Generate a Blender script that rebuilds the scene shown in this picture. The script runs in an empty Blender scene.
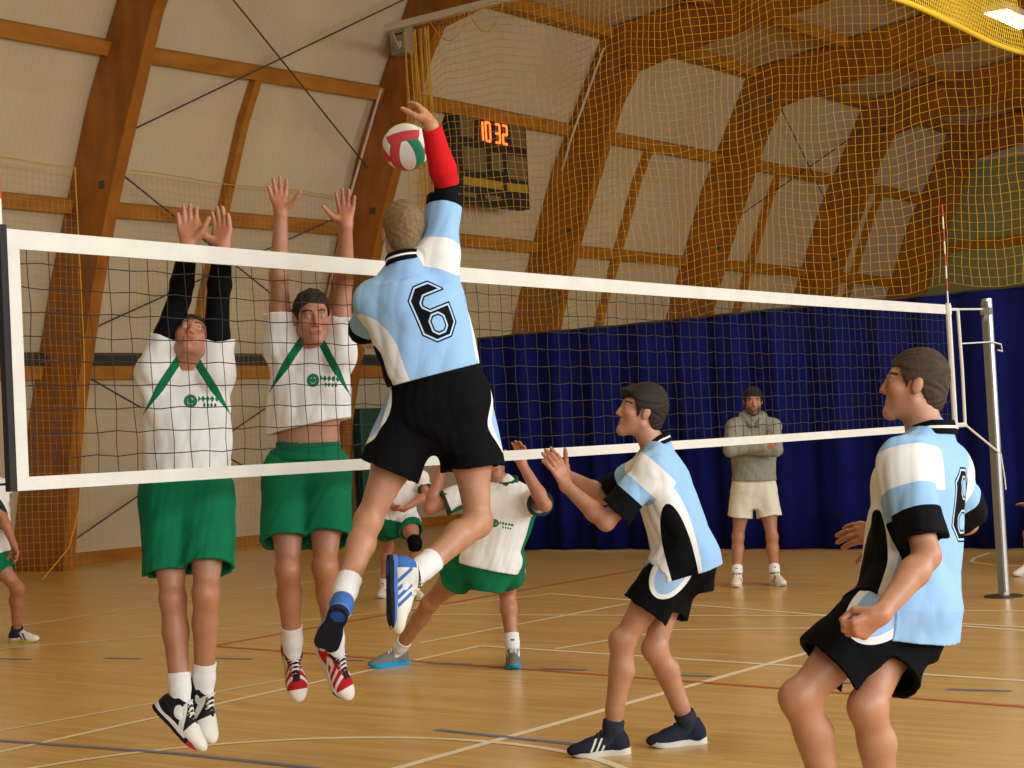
import bpy, math, random
import numpy as np
from mathutils import Vector, Matrix
random.seed(4); RNG = np.random.default_rng(4)
C = bpy.context.scene
COL = C.collection
VOX = 1.0                                  # cell-size factor of the sculpted surfaces

# ------------------------------------------------------------------ camera, light, exposure
CAM = np.array([-4.0008, -5.4012, 1.5299]); YAW, PITCH, ROLL, FPX = 0.9245, 0.0325, -0.0513, 1698.87
_f = np.array([math.sin(YAW)*math.cos(PITCH), math.cos(YAW)*math.cos(PITCH), math.sin(PITCH)])
_r = np.array([math.cos(YAW), -math.sin(YAW), 0.0]); _u = np.cross(_r, _f)
_r, _u = _r*math.cos(ROLL)+_u*math.sin(ROLL), -_r*math.sin(ROLL)+_u*math.cos(ROLL)
cd = bpy.data.cameras.new('camera'); cam = bpy.data.objects.new('camera', cd); COL.objects.link(cam)
cd.sensor_width = 36.0; cd.lens = FPX/1024*36.0; cd.clip_start = .05; cd.clip_end = 200
M4 = Matrix.Identity(4)
for i in range(3):
    M4[i][0], M4[i][1], M4[i][2], M4[i][3] = _r[i], _u[i], -_f[i], CAM[i]
cam.matrix_world = M4
cd.dof.use_dof = False
C.camera = cam
C.view_settings.view_transform = 'Standard'; C.view_settings.look = 'None'
C.view_settings.exposure = 0.0; C.view_settings.gamma = 1.0; C.view_settings.use_curve_mapping = False
W = bpy.data.worlds.new('hall_air'); C.world = W; W.use_nodes = True
bg = W.node_tree.nodes['Background']; bg.inputs[0].default_value = (1.0, .83, .62, 1); bg.inputs[1].default_value = .085

def area(name, loc, direction, sx, sy, power, col):
    l = bpy.data.lights.new(name, 'AREA'); l.shape = 'RECTANGLE'; l.size = sx; l.size_y = sy
    l.energy = power; l.color = col
    o = bpy.data.objects.new(name, l); COL.objects.link(o); o.location = loc
    o.rotation_euler = Vector(direction).to_track_quat('-Z', 'Y').to_euler()
    return o
# tall glazing along the open side of the hall, behind and to the right of the photographer
area('daylight_from_side_glazing', (4.0, -13.5, 4.6), (0, 1, -.12), 34, 5.0, 3700, (.93, .97, 1.0))
# rows of hall lamps under the roof
for i, (lx, ly) in enumerate([(2, 5), (2, -1), (12, 5), (12, -1), (23, 5), (33, 5)]):
    area('ceiling_lamp_light', (lx, ly, 8.3), (0, 0, -1), 2.4, .6, 85, (1.0, .76, .42))

# ------------------------------------------------------------------ view helpers (pixel + distance -> a point of the hall)
def ray(x, y): return _f + (x-512)/FPX*_r - (y-384)/FPX*_u
def at(x, y, t): return CAM + ray(x, y)*t
def V(x, y, z):                            # picture right, picture up, towards the viewer
    v = x*_r + y*_u - z*_f
    return v/np.linalg.norm(v)
def nrm(v): return v/max(1e-9, np.linalg.norm(v))
LOG = []
def reach(p, L, x, y, sg, who=''):
    d = nrm(ray(x, y)); q = CAM - p
    b = q@d; c = q@q - L*L; disc = b*b - c
    if disc < 0:
        pt = CAM + d*(-b); LOG.append((who, round(float(np.linalg.norm(pt-p)/L), 2))); return p + nrm(pt-p)*L*min(1.1, float(np.linalg.norm(pt-p)/L))
    return CAM + d*(-b + sg*math.sqrt(disc))

# ------------------------------------------------------------------ materials
def new_mat(name):
    m = bpy.data.materials.new(name); m.use_nodes = True
    return m, m.node_tree, m.node_tree.nodes['Principled BSDF']
def node(nt, t, **kw):
    n = nt.nodes.new(t)
    for k, v in kw.items(): setattr(n, k, v)
    return n
def rgb(c): return (c[0], c[1], c[2], 1)
def mat(name, col, rough=.6, metal=0, var=.0, scale=8, bump=0, bscale=60, stretch=None, spec=.4):
    m, nt, b = new_mat(name)
    b.inputs['Roughness'].default_value = rough; b.inputs['Metallic'].default_value = metal
    b.inputs['Specular IOR Level'].default_value = spec
    b.inputs['Base Color'].default_value = rgb(col)
    tc = node(nt, 'ShaderNodeTexCoord'); src = tc.outputs['Object']
    if stretch:
        mp = node(nt, 'ShaderNodeMapping'); mp.inputs['Scale'].default_value = stretch
        nt.links.new(src, mp.inputs['Vector']); src = mp.outputs['Vector']
    if var:
        n = node(nt, 'ShaderNodeTexNoise'); n.inputs['Scale'].default_value = scale; n.inputs['Detail'].default_value = 5
        nt.links.new(src, n.inputs['Vector'])
        r = node(nt, 'ShaderNodeValToRGB')
        r.color_ramp.elements[0].position = .3; r.color_ramp.elements[1].position = .7
        r.color_ramp.elements[0].color = rgb([c*(1-var) for c in col]); r.color_ramp.elements[1].color = rgb([min(1, c*(1+var)) for c in col])
        nt.links.new(n.outputs['Fac'], r.inputs['Fac']); nt.links.new(r.outputs['Color'], b.inputs['Base Color'])
    if bump:
        n = node(nt, 'ShaderNodeTexNoise'); n.inputs['Scale'].default_value = bscale; n.inputs['Detail'].default_value = 4
        nt.links.new(src, n.inputs['Vector'])
        bp = node(nt, 'ShaderNodeBump'); bp.inputs['Strength'].default_value = bump; bp.inputs['Distance'].default_value = .01
        nt.links.new(n.outputs['Fac'], bp.inputs['Height']); nt.links.new(bp.outputs['Normal'], b.inputs['Normal'])
    return m
def layered(name, base, layers, rough=.8, bump=.25, bscale=28, spec=.08, soft=(), mottle=0):
    """base colour, then one colour per surface field (field > 0) : printed panels of cloth, lips, brows ..."""
    m, nt, b = new_mat(name)
    b.inputs['Roughness'].default_value = rough; b.inputs['Specular IOR Level'].default_value = spec
    n0 = node(nt, 'ShaderNodeRGB'); n0.outputs[0].default_value = rgb(base); cur = n0.outputs[0]
    for a, c in layers:
        at_ = node(nt, 'ShaderNodeAttribute', attribute_name=a)
        if a in soft: fac = at_.outputs['Fac']
        else:
            g = node(nt, 'ShaderNodeMath', operation='GREATER_THAN'); g.inputs[1].default_value = 0
            nt.links.new(at_.outputs['Fac'], g.inputs[0]); fac = g.outputs[0]
        mx = node(nt, 'ShaderNodeMix', data_type='RGBA')
        nt.links.new(fac, mx.inputs[0]); nt.links.new(cur, mx.inputs[6]); mx.inputs[7].default_value = rgb(c)
        cur = mx.outputs[2]
    if mottle:
        tc = node(nt, 'ShaderNodeTexCoord'); n = node(nt, 'ShaderNodeTexNoise'); n.inputs['Scale'].default_value = 14; n.inputs['Detail'].default_value = 5
        nt.links.new(tc.outputs['Object'], n.inputs['Vector']); r = node(nt, 'ShaderNodeValToRGB'); r.color_ramp.elements[0].position = .35; r.color_ramp.elements[1].position = .65
        r.color_ramp.elements[0].color = rgb([1-mottle*.8, 1-mottle*1.1, 1-mottle*1.1]); r.color_ramp.elements[1].color = (1, 1, 1, 1); nt.links.new(n.outputs['Fac'], r.inputs['Fac'])
        mx = node(nt, 'ShaderNodeMix', data_type='RGBA', blend_type='MULTIPLY'); mx.inputs[0].default_value = 1; nt.links.new(cur, mx.inputs[6]); nt.links.new(r.outputs['Color'], mx.inputs[7]); cur = mx.outputs[2]
    nt.links.new(cur, b.inputs['Base Color'])
    if bump:
        tc = node(nt, 'ShaderNodeTexCoord')
        n = node(nt, 'ShaderNodeTexNoise'); n.inputs['Scale'].default_value = bscale; n.inputs['Detail'].default_value = 3; n.inputs['Distortion'].default_value = 1.2
        nt.links.new(tc.outputs['Object'], n.inputs['Vector'])
        bp = node(nt, 'ShaderNodeBump'); bp.inputs['Strength'].default_value = bump; bp.inputs['Distance'].default_value = .012
        nt.links.new(n.outputs['Fac'], bp.inputs['Height']); nt.links.new(bp.outputs['Normal'], b.inputs['Normal'])
    return m

# ------------------------------------------------------------------ mesh builder for hard things
class MB:
    def __init__(s): s.v = []; s.f = []
    def box(s, c, hx, hy, hz, ax=None):
        """box with half sizes along axes ax (rows)"""
        ax = np.eye(3) if ax is None else ax; n = len(s.v); c = np.array(c, float)
        for k in range(8):
            sg = [1 if k & 1 else -1, 1 if k & 2 else -1, 1 if k & 4 else -1]
            s.v.append(c + ax[0]*hx*sg[0] + ax[1]*hy*sg[1] + ax[2]*hz*sg[2])
        for q in ((0, 2, 3, 1), (4, 5, 7, 6), (0, 1, 5, 4), (2, 6, 7, 3), (0, 4, 6, 2), (1, 3, 7, 5)): s.f.append([n+i for i in q])
        return s
    def bar(s, a, b, w, h, up=(0, 0, 1)):
        a = np.array(a, float); b = np.array(b, float); d = nrm(b-a); up = np.array(up, float)
        sd = nrm(np.cross(d, up)); up = np.cross(sd, d)
        return s.box((a+b)/2, np.linalg.norm(b-a)/2, w/2, h/2, np.array([d, sd, up]))
    def tube(s, pts, r, n=6, closed=False):
        pts = [np.array(p, float) for p in pts]; m = len(pts); st = len(s.v); prev = None
        for i, p in enumerate(pts):
            if closed: d = nrm(pts[(i+1) % m]-pts[i-1])
            else: d = nrm(pts[min(i+1, m-1)]-pts[max(i-1, 0)])
            if prev is None:
                a = np.array([0, 0, 1.]) if abs(d[2]) < .9 else np.array([1., 0, 0]); prev = nrm(np.cross(d, a))
            e = nrm(prev - d*(prev@d)); prev = e; g = np.cross(d, e)
            rr = r[i] if hasattr(r, '__len__') else r
            for k in range(n): s.v.append(p + rr*(e*math.cos(2*math.pi*k/n)+g*math.sin(2*math.pi*k/n)))
        for i in range(m if closed else m-1):
            j = (i+1) % m
            for k in range(n): s.f.append([st+i*n+k, st+i*n+(k+1) % n, st+j*n+(k+1) % n, st+j*n+k])
        if not closed:
            s.f.append([st+k for k in range(n)][::-1]); s.f.append([st+(m-1)*n+k for k in range(n)])
        return s
    def prism(s, poly, ex):
        """closed polygon (3-D points) pushed along ex"""
        n = len(s.v); m = len(poly); ex = np.array(ex, float)
        for p in poly: s.v.append(np.array(p, float))
        for p in poly: s.v.append(np.array(p, float)+ex)
        s.f.append(list(range(n, n+m))[::-1]); s.f.append(list(range(n+m, n+2*m)))
        for i in range(m): j = (i+1) % m; s.f.append([n+i, n+j, n+m+j, n+m+i])
        return s
    def quad(s, a, b, c, d):
        n = len(s.v); s.v += [np.array(q, float) for q in (a, b, c, d)]; s.f.append([n, n+1, n+2, n+3]); return s
    def build(s, name, m, parent=None, origin=None, smooth=False, bevel=0):
        o0 = np.zeros(3) if origin is None else np.array(origin, float)
        if parent is not None: o0 = np.array(parent['_o']); off = np.zeros(3)
        me = bpy.data.meshes.new(name); me.from_pydata([tuple(p-o0) for p in s.v], [], s.f); me.update()
        import bmesh
        bm = bmesh.new(); bm.from_mesh(me); bmesh.ops.recalc_face_normals(bm, faces=bm.faces); bm.to_mesh(me); bm.free()
        if smooth:
            for p in me.polygons: p.use_smooth = True
        me.materials.append(m); o = bpy.data.objects.new(name, me); COL.objects.link(o)
        if parent is not None: o.parent = parent
        else: o.location = o0
        o['_o'] = list(map(float, o0))
        if bevel:
            md = o.modifiers.new('edge', 'BEVEL'); md.width = bevel; md.segments = 2; md.limit_method = 'ANGLE'
        return o
def tag(o, label=None, cat=None, group=None, kind=None):
    if label: o['label'] = label
    if cat: o['category'] = cat
    if group: o['group'] = group
    if kind: o['kind'] = kind
    return o
def empty(name, loc, label, cat, group=None):
    o = bpy.data.objects.new(name, None); COL.objects.link(o); o.location = loc; o['_o'] = list(map(float, loc))
    o.empty_display_size = .1
    return tag(o, label, cat, group)
# ------------------------------------------------------------------ the hall
WOOD = mat('glulam_wood', (.33, .112, .010), .5, var=.28, scale=3.0, stretch=(1.2, 1.2, .5), bump=.08, bscale=20)
RAILW = mat('rail_wood', (.40, .155, .016), .55, var=.2, scale=3.0, stretch=(.6, 2, 2))
STEEL = mat('rod_steel', (.10, .095, .085), .5, .6)
DARK = mat('dark_ledge', (.035, .03, .025), .6)
CREAM = mat('cream_paint', (.60, .55, .42), .5)
def yo(X): return float(np.interp(X, XB, [.6, .26, -.12, -.17, -.36, -.24]))
XB = [-7, 11.3, 16.5, 21.7, 32.2, 37.9]
ZW = [0, 1.3, 4, 6.5, 8.85]; YW = [15.05, 14.75, 13.9, 12.9, 11.6]
def wy(z): return float(np.interp(z, ZW, YW))

# floor : strip parquet
m, nt, b = new_mat('parquet')
tc = node(nt, 'ShaderNodeTexCoord'); mp = node(nt, 'ShaderNodeMapping')
mp.inputs['Rotation'].default_value = (0, 0, math.pi/2)
nt.links.new(tc.outputs['Object'], mp.inputs['Vector'])
br = node(nt, 'ShaderNodeTexBrick')
br.inputs['Scale'].default_value = 1; br.inputs['Brick Width'].default_value = .9; br.inputs['Row Height'].default_value = .075
br.inputs['Mortar Size'].default_value = .0015; br.inputs['Mortar Smooth'].default_value = .3
br.inputs['Color1'].default_value = (.66, .435, .152, 1); br.inputs['Color2'].default_value = (.575, .36, .115, 1); br.inputs['Mortar'].default_value = (.32, .18, .05, 1)
nt.links.new(mp.outputs['Vector'], br.inputs['Vector'])
ns = node(nt, 'ShaderNodeTexNoise'); ns.inputs['Scale'].default_value = 2.2; ns.inputs['Detail'].default_value = 6
mp2 = node(nt, 'ShaderNodeMapping'); mp2.inputs['Scale'].default_value = (6, .5, 1)
nt.links.new(tc.outputs['Object'], mp2.inputs['Vector']); nt.links.new(mp2.outputs['Vector'], ns.inputs['Vector'])
mx = node(nt, 'ShaderNodeMix', data_type='RGBA', blend_type='OVERLAY'); mx.inputs[0].default_value = .3
nt.links.new(br.outputs['Color'], mx.inputs[6]); nt.links.new(ns.outputs['Fac'], mx.inputs[7])
nt.links.new(mx.outputs[2], b.inputs['Base Color']); b.inputs['Roughness'].default_value = .27; b.inputs['Specular IOR Level'].default_value = .45
PARQ = m
fl_ = MB().box((15.4, -1.5, -.05), 22.6, 17.3, .05).build('floor', PARQ); tag(fl_, kind='structure')
LINE = {'white': mat('white_court_paint', (.82, .74, .55), .4), 'red': mat('red_court_paint', (.50, .11, .04), .4), 'blue': mat('blue_court_paint', (.15, .17, .30), .4)}
def ribbon(mb, pts, w):
    pts = [np.array([p[0], p[1], RZ[0]]) for p in pts]; n = len(mb.v); RZ[0] += .00004
    for i in range(len(pts)):
        d = nrm(pts[min(i+1, len(pts)-1)]-pts[max(i-1, 0)]); s = np.array([-d[1], d[0], 0])*w/2; mb.v += [pts[i]-s, pts[i]+s]
    for i in range(len(pts)-1): mb.f.append([n+2*i, n+2*i+2, n+2*i+3, n+2*i+1])
RZ = [.002]
def arc(cx, cy, r, a0, a1, n=40): return [(cx+r*math.cos(math.radians(a0+(a1-a0)*i/n)), cy+r*math.sin(math.radians(a0+(a1-a0)*i/n))) for i in range(n+1)]
wl = MB()
for l in ([(-3, 2.2), (1.59, 2.37), (5.98, 2.55)], [(5.98, 2.55), (5.51, -1.78), (5.2, -5)], [(2, 7.9), (5.81, 8.15), (7.85, 8.32), (13, 8.7)], [(4.3, 7.0), (4.74, 6.69), (5.72, 5.95), (6.27, 5.71), (9.5, 4.4)],
          [(6.0, 3.16), (8.79, 3.09)], [(9.48, 4.43), (8.24, .67), (7.2, -2.5)], [(7.67, 4.43), (8.29, .74)], [(5.98, 1.86), (7.18, 1.6), (7.56, .44)],
          [(8.79, -.05), (8.95, -1.2)], [(7.99, -.38), (7.8, -1.4)], arc(.98, 0, 1.83, -60, 80)):
    ribbon(wl, l, .05)
ribbon(wl, [(-3, 0), (6.26, -.02)], .06); ribbon(wl, [(2.04, 2.98), (4.29, 2.77)], .03)
ribbon(wl, [(12.6, .5), (12.66, .87), (12.76, 1.24), (13.1, 1.6), (13.58, 1.75), (14.21, 1.83)], .05)
rl = MB(); ribbon(rl, [(5.4, 4.82), (5.22, 3.2), (5.07, 1.6), (4.67, -2.09), (4.5, -4)], .05); ribbon(rl, [(5.4, 4.82), (9.79, 5.0), (14, 5.05)], .05)
blu = MB(); ribbon(blu, [(1.8, 2.9), (1.94, 1.34), (1.93, .41), (1.9, -.2)], .05); ribbon(blu, [(2.99, .5), (2.91, -.56)], .05)
for t in range(9):
    y = 6.1-t*.95; x = 4.29+.8*math.sin(min(1, t/4)*1.5); ribbon(blu, [(x, y), (x+.05, y-.35)], .05)
for nm, mb in (('white', wl), ('red', rl), ('blue', blu)):
    o = mb.build('court_marking', LINE[nm], fl_); o['label'] = nm + ' painted court lines'

# arched side wall of pale panels
m, nt, b = new_mat('wall_panels')
tc = node(nt, 'ShaderNodeTexCoord'); wv = node(nt, 'ShaderNodeTexWave'); wv.inputs['Scale'].default_value = 3.2; wv.bands_direction = 'X'
nt.links.new(tc.outputs['Object'], wv.inputs['Vector'])
n2 = node(nt, 'ShaderNodeTexNoise'); n2.inputs['Scale'].default_value = .6; n2.inputs['Detail'].default_value = 4; nt.links.new(tc.outputs['Object'], n2.inputs['Vector'])
r1 = node(nt, 'ShaderNodeValToRGB'); r1.color_ramp.elements[0].color = (.54, .44, .27, 1); r1.color_ramp.elements[1].color = (.63, .52, .33, 1)
r1.color_ramp.elements[0].position = .3; r1.color_ramp.elements[1].position = .7
nt.links.new(n2.outputs['Fac'], r1.inputs['Fac']); nt.links.new(r1.outputs['Color'], b.inputs['Base Color'])
bp = node(nt, 'ShaderNodeBump'); bp.inputs['Strength'].default_value = .12; bp.inputs['Distance'].default_value = .02
nt.links.new(wv.outputs['Fac'], bp.inputs['Height']); nt.links.new(bp.outputs['Normal'], b.inputs['Normal']); b.inputs['Roughness'].default_value = .6
PANEL = m
X0, X1 = -7.0, 37.9
wb = MB()
for i in range(len(ZW)-1):
    for xa, xb in zip(XB[:-1], XB[1:]):
        p = [(xa, YW[i]+yo(xa), ZW[i]), (xa, YW[i+1]+yo(xa), ZW[i+1]), (xa, YW[i+1]+yo(xa)+.12, ZW[i+1]), (xa, YW[i]+yo(xa)+.12, ZW[i])]
        wb.prism(p, (xb-xa, yo(xb)-yo(xa), 0))
tag(wb.build('wall_back', PANEL), kind='structure')
# roof panels, symmetrical about the ridge
RID = -1.5
RO = [(11.6, 8.85), (7.5, 9.30), (2, 9.95), (RID, 10.4)]
RO = RO + [(2*RID-y, z) for y, z in RO[-2::-1]]
cb = MB()
for i in range(len(RO)-1):
    (a, za), (c, zc) = RO[i], RO[i+1]
    cb.prism([(X0, a+yo(X0), za), (X0, c+yo(X0), zc), (X0, c+yo(X0), zc+.12), (X0, a+yo(X0), za+.12)], (X1-X0, yo(X1)-yo(X0), 0))
tag(cb.build('ceiling', PANEL), kind='structure')
# far end wall: green lower part, pale gable
GRN = mat('green_wall_paint', (.32, .31, .115), .6, var=.1, scale=1)
wf = MB().box((X1, -1.5, 4.0), .06, 17, 4.0); e1 = wf.build('wall_far', GRN); tag(e1, kind='structure')
g = MB().prism([(X1-.06, -18, 8.0), (X1-.06, 15, 8.0), (X1-.06, 11.6, 8.9), (X1-.06, RID, 10.5), (X1-.06, -14.6, 8.9)], (.12, 0, 0)).build('gable_panel', PANEL, e1)
g2 = MB().box((X1-.1, -1.5, 5.9), .06, 17, .12).build('wall_rail', RAILW, e1)
# glulam arches
INN = [(13.85, 0), (13.48, 2.0), (12.85, 4.0), (12.35, 5.3), (11.28, 7.6), (10.95, 8.02), (10.45, 8.14), (9.3, 8.28), (7, 8.56), (2, 9.2), (RID, 9.6)]
OUT = [(15.03, 0), (14.73, 1.3), (13.88, 4), (12.88, 6.5), (11.58, 8.83), (7.5, 9.29), (2, 9.94), (RID, 10.39)]
names = ['first timber arch, the wide column at the near end of the net', 'second timber arch, behind the jumping attacker and the ball', 'third timber arch, just past the scoreboard',
         'fourth timber arch, seen through the yellow divider net', 'fifth timber arch, seen through the yellow divider net', 'sixth timber arch, farthest and next to the green end wall']
for k in range(6):
    X = 11.2+5.2*k; o_ = yo(X); le = (.02, .03, .005, 0, 0, 0)[k]
    inn = [(y+o_+le*z, z) for y, z in INN]; out = [(y+o_, z) for y, z in OUT]
    half = inn + out[::-1]
    poly = inn + [(2*(RID+o_)-y, z) for y, z in inn[-2::-1]] + [(2*(RID+o_)-y, z) for y, z in out] + out[-2::-1]
    mb = MB(); n = len(inn); full_i = inn + [(2*(RID+o_)-y, z) for y, z in inn[-2::-1]]; full_o = None
    # a strip of quads between the inner and the outer curve, sampled at equal parameters
    def samp(P, ts):
        P = np.array(P); s = np.r_[0, np.cumsum(np.linalg.norm(np.diff(P, axis=0), axis=1))]; s /= s[-1]
        return np.stack([np.interp(ts, s, P[:, 0]), np.interp(ts, s, P[:, 1])], 1)
    # parameters by joint: column 0..1, rafter 1..2
    ci, ri = inn[:6], inn[5:]; co, ro = out[:5], out[4:]
    T = np.linspace(0, 1, 14)
    A = np.r_[samp(ci, T), samp(ri, T)[1:]]; B = np.r_[samp(co, T), samp(ro, T)[1:]]
    A = np.r_[A, np.stack([2*(RID+o_)-A[-2::-1, 0], A[-2::-1, 1]], 1)]; B = np.r_[B, np.stack([2*(RID+o_)-B[-2::-1, 0], B[-2::-1, 1]], 1)]
    N = len(A); v = []
    for x in (X, X+.2):
        for P in (A, B): v += [np.array([x, p[0], p[1]]) for p in P]
    mb.v = v
    for i in range(N-1):
        mb.f += [[i, i+1, N+i+1, N+i], [2*N+i, 3*N+i, 3*N+i+1, 2*N+i+1], [i, 2*N+i, 2*N+i+1, i+1], [N+i, N+i+1, 3*N+i+1, 3*N+i]]
    mb.f += [[0, N, 3*N, 2*N], [N-1, 3*N-1, 4*N-1, 2*N-1]]
    o = mb.build('timber_arch', WOOD, origin=(X+.1, 14.4+o_, 0)); tag(o, names[k], 'beam', 'timber arches of the hall')
    for (py_, pz_) in ((inn[5][0]+.18, inn[5][1]+.12), (inn[3][0]+.2, inn[3][1])): MB().box((X-.008, py_, pz_), .01, .05, .05).build('bolt_plate', STEEL, o)
# rails and posts of the wall, one per bay
tn = [0]
def trim(mb, m):
    tn[0] += 1; o = mb.build('trim_%d' % tn[0], m); tag(o, kind='structure')
def wall_box(mb, xa, xb, z, h, d, off=0):
    s = .05; t = nrm(np.array([0, wy(z+s)-wy(z-s), 2*s])); n = np.array([0, -t[2], t[1]]); xc = (xa+xb)/2
    mb.box(np.array([xc, wy(z)+yo(xc), z])+n*(d/2+off), (xb-xa)/2, h/2, d/2, np.array([nrm(np.array([xb-xa, yo(xb)-yo(xa), 0])), t, n]))
for k in range(-1, 5):
    xa, xb = 11.4+5.2*k, 16.4+5.2*k
    for z, h in ((7.2, .20), (5.13, .19)): q = MB(); wall_box(q, xa, xb, z, h, .16); trim(q, RAILW)
    q = MB(); wall_box(q, xa, xb, 2.86, .2, .16); trim(q, RAILW)
    q = MB(); wall_box(q, xa, xb, 3.04, .14, .2); trim(q, DARK)
    q = MB(); wall_box(q, xa, xb, .09, .17, .06); trim(q, RAILW)
    xm = (xa+xb)/2
    if k != 2 or True:
        q = MB()
        for za, zb in ((3.1, 4.0), (4.0, 6.5), (6.5, 7.1)):
            a = np.array([xm, wy(za)+yo(xm)-.08, za]); c = np.array([xm, wy(zb)+yo(xm)-.08, zb]); q.bar(a, c, .14, .13, up=(1, 0, 0))
        trim(q, RAILW)
    for y, z in ((11.45, 8.78), (9.4, 9.0), (7.2, 9.24), (5.0, 9.5), (2.8, 9.76)):
        q = MB().box((xm, y+yo(xm), z), (xb-xa)/2, .09, .11); trim(q, RAILW)
# crossed steel rods
RODS = [(11.4, 8.72, 16.4, 6.0, 'upper rod of the cross above the two blockers, falling towards the ball'), (11.4, 5.92, 16.4, 8.6, 'upper rod of the cross above the two blockers, rising towards the ball'),
        (11.4, 5.7, 16.4, 3.3, 'middle rod behind the raised arms of the blockers, falling towards the second arch'), (11.4, 3.25, 16.4, 5.37, 'middle rod behind the raised arms of the blockers, rising towards the second arch'),
        (11.4, 2.92, 16.4, .7, 'lowest rod behind the blockers, falling towards the second arch'), (11.4, .05, 16.4, 2.83, 'lowest rod behind the blockers, rising towards the second arch'),
        (27.0, 8.7, 32.0, 6.45, 'rod behind the divider net between the fourth and fifth arches, falling away'), (27.0, 5.5, 32.0, 8.2, 'rod behind the divider net between the fourth and fifth arches, rising away')]
for xa, za, xb, zb, lab in RODS:
    q_ = -.34 if za > zb else -.28; a = (xa+.02, wy(za)+yo(xa)+q_, za); c = (xb-.02, wy(zb)+yo(xb)+q_, zb)
    tag(MB().tube([a, c], .014, 6).build('bracing_rod', STEEL, origin=a), 'thin steel '+lab, 'rod', 'steel bracing rods on the wall')
# pipes down two arches
for X, p, lab in ((16.33, [(12.36, 7.24), (12.22, 7.2), (13.06, 5.45), (13.6, 4.0)], 'cream conduit pipe running down the second arch beside the ball'), (21.53, [(11.38, 8.5), (12.2, 6.98), (12.45, 6.4)], 'cream conduit pipe running down the third arch beside the scoreboard')):
    pts = [(X-.02, y, z) for y, z in p]; tag(MB().tube(pts, .022, 8).build('conduit_pipe', CREAM, origin=pts[-1], smooth=True), lab, 'pipe')
# scoreboard
BLK = mat('scoreboard_black', (.018, .016, .013), .5); OLV = mat('unlit_display', (.16, .12, .05), .3); YLW = mat('yellow_caption', (.42, .27, .03), .5)
m, nt, b = new_mat('lit_digits'); b.inputs['Emission Color'].default_value = (1.0, .13, .02, 1); b.inputs['Emission Strength'].default_value = 3.2; b.inputs['Base Color'].default_value = (.6, .1, .02, 1); LIT = m
sb = empty('scoreboard', (19.24, 12.3, 5.6), 'dark wall scoreboard with lit orange clock digits reading 10 32', 'scoreboard')
MB().box((19.22, 12.42, 6.36), 1.04, .12, .78).build('case', BLK, sb, bevel=.01)
# struts that carry it off the sloping wall
for x in (18.6, 19.9):
    MB().bar((x, 12.5, 7.0), (x, 12.62, 7.2), .05, .05).build('bracket', STEEL, sb); MB().bar((x, 12.5, 5.75), (x, 13.15, 5.75), .05, .05).build('bracket', STEEL, sb)
def win(xa, xb, za, zb, nm, m_): return MB().box(((xa+xb)/2, 12.292, (za+zb)/2), (xb-xa)/2, .012, (zb-za)/2).build(nm, m_, sb)
for q in ((18.35, 18.72, 6.68, 7.06), (19.78, 20.2, 6.66, 7.04), (18.42, 19.0, 6.12, 6.52), (19.18, 19.5, 6.18, 6.5), (19.66, 20.2, 6.08, 6.5)): win(*q, 'display_window', OLV)
for q in ((18.38, 19.45, 5.86, 6.0), (19.6, 20.2, 5.86, 6.0)): win(*q, 'caption_strip', YLW)
for q in ((18.35, 18.72, 5.66, 5.74), (18.95, 19.4, 5.66, 5.74)): win(*q, 'caption_strip', OLV)
SEG = {'1': 'bc', '0': 'abcdef', '3': 'abgcd', '2': 'abged'}
def digit(ch, x, z, w, h):
    mb = MB(); t = .018; y = 12.285
    S = {'a': ((0, h), (w, h)), 'b': ((w, h), (w, h/2)), 'c': ((w, h/2), (w, 0)), 'd': ((0, 0), (w, 0)), 'e': ((0, 0), (0, h/2)), 'f': ((0, h/2), (0, h)), 'g': ((0, h/2), (w, h/2))}
    for s in SEG[ch]:
        (xa, za), (xb, zb) = S[s]; mb.bar((x+xa, y, z+za), (x+xb, y, z+zb), .012, 2*t, up=(0, 0, 1) if za == zb else (1, 0, 0))
    mb.build('lit_digit', LIT, sb)
for ch, x in (('1', 18.86), ('0', 19.07), ('3', 19.34), ('2', 19.55)): digit(ch, x, 6.68, .12, .32)
# divider between the courts: blue curtain, rail, yellow net above
m = mat('navy_curtain', (.006, .009, .10), .75, var=.12, scale=2, bump=.1, bscale=30, spec=.05)
def fold_x(y, z=0): return 14.5+.05*math.sin(y*9.5+.6*math.sin(y*2.3))+.025*math.sin(y*23+1.7)*(.6+.4*math.sin(z*1.3+y))
mb = MB(); ys = np.arange(9.08, -8.0, -.035); zs = [.025, .6, 1.4, 2.2, 2.93]
for z in zs:
    for y in ys: mb.v.append(np.array([fold_x(y, z), y, z + (.006*math.sin(y*1.7) if z > 2.5 else 0)]))
n = len(ys)
for j in range(len(zs)-1):
    for i in range(n-1): mb.f.append([j*n+i, j*n+i+1, (j+1)*n+i+1, (j+1)*n+i])
cur = mb.build('divider_curtain', m, origin=(14.5, 9, 0), smooth=True)
sd = cur.modifiers.new('cloth', 'SOLIDIFY'); sd.thickness = .006
tag(cur, 'long navy blue curtain hanging to the floor across the hall', 'curtain')
hm = MB()
hm.tube([(fold_x(y, 2.9), y, 2.94+.006*math.sin(y*1.7)) for y in ys[::3]], .018, 6); hm.build('hem', DARK, cur, smooth=True)
YN = mat('yellow_net_cord', (.60, .33, .015), .6); YN2 = mat('bright_yellow_net', (.80, .55, .03), .55)
def fat(mb, pts, r): mb.tube(pts, r, 4)
mb = MB()
def netp(y, z):
    k = (7.5-z)/4.5
    return (14.6+.10*math.sin(y*2.1+z*.7)+.05*math.sin(y*5+z*2.1), y, z+.07*math.sin(y*2.6+.5*z)*(1-k*.4)+.03*math.sin(y*6.1))
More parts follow.
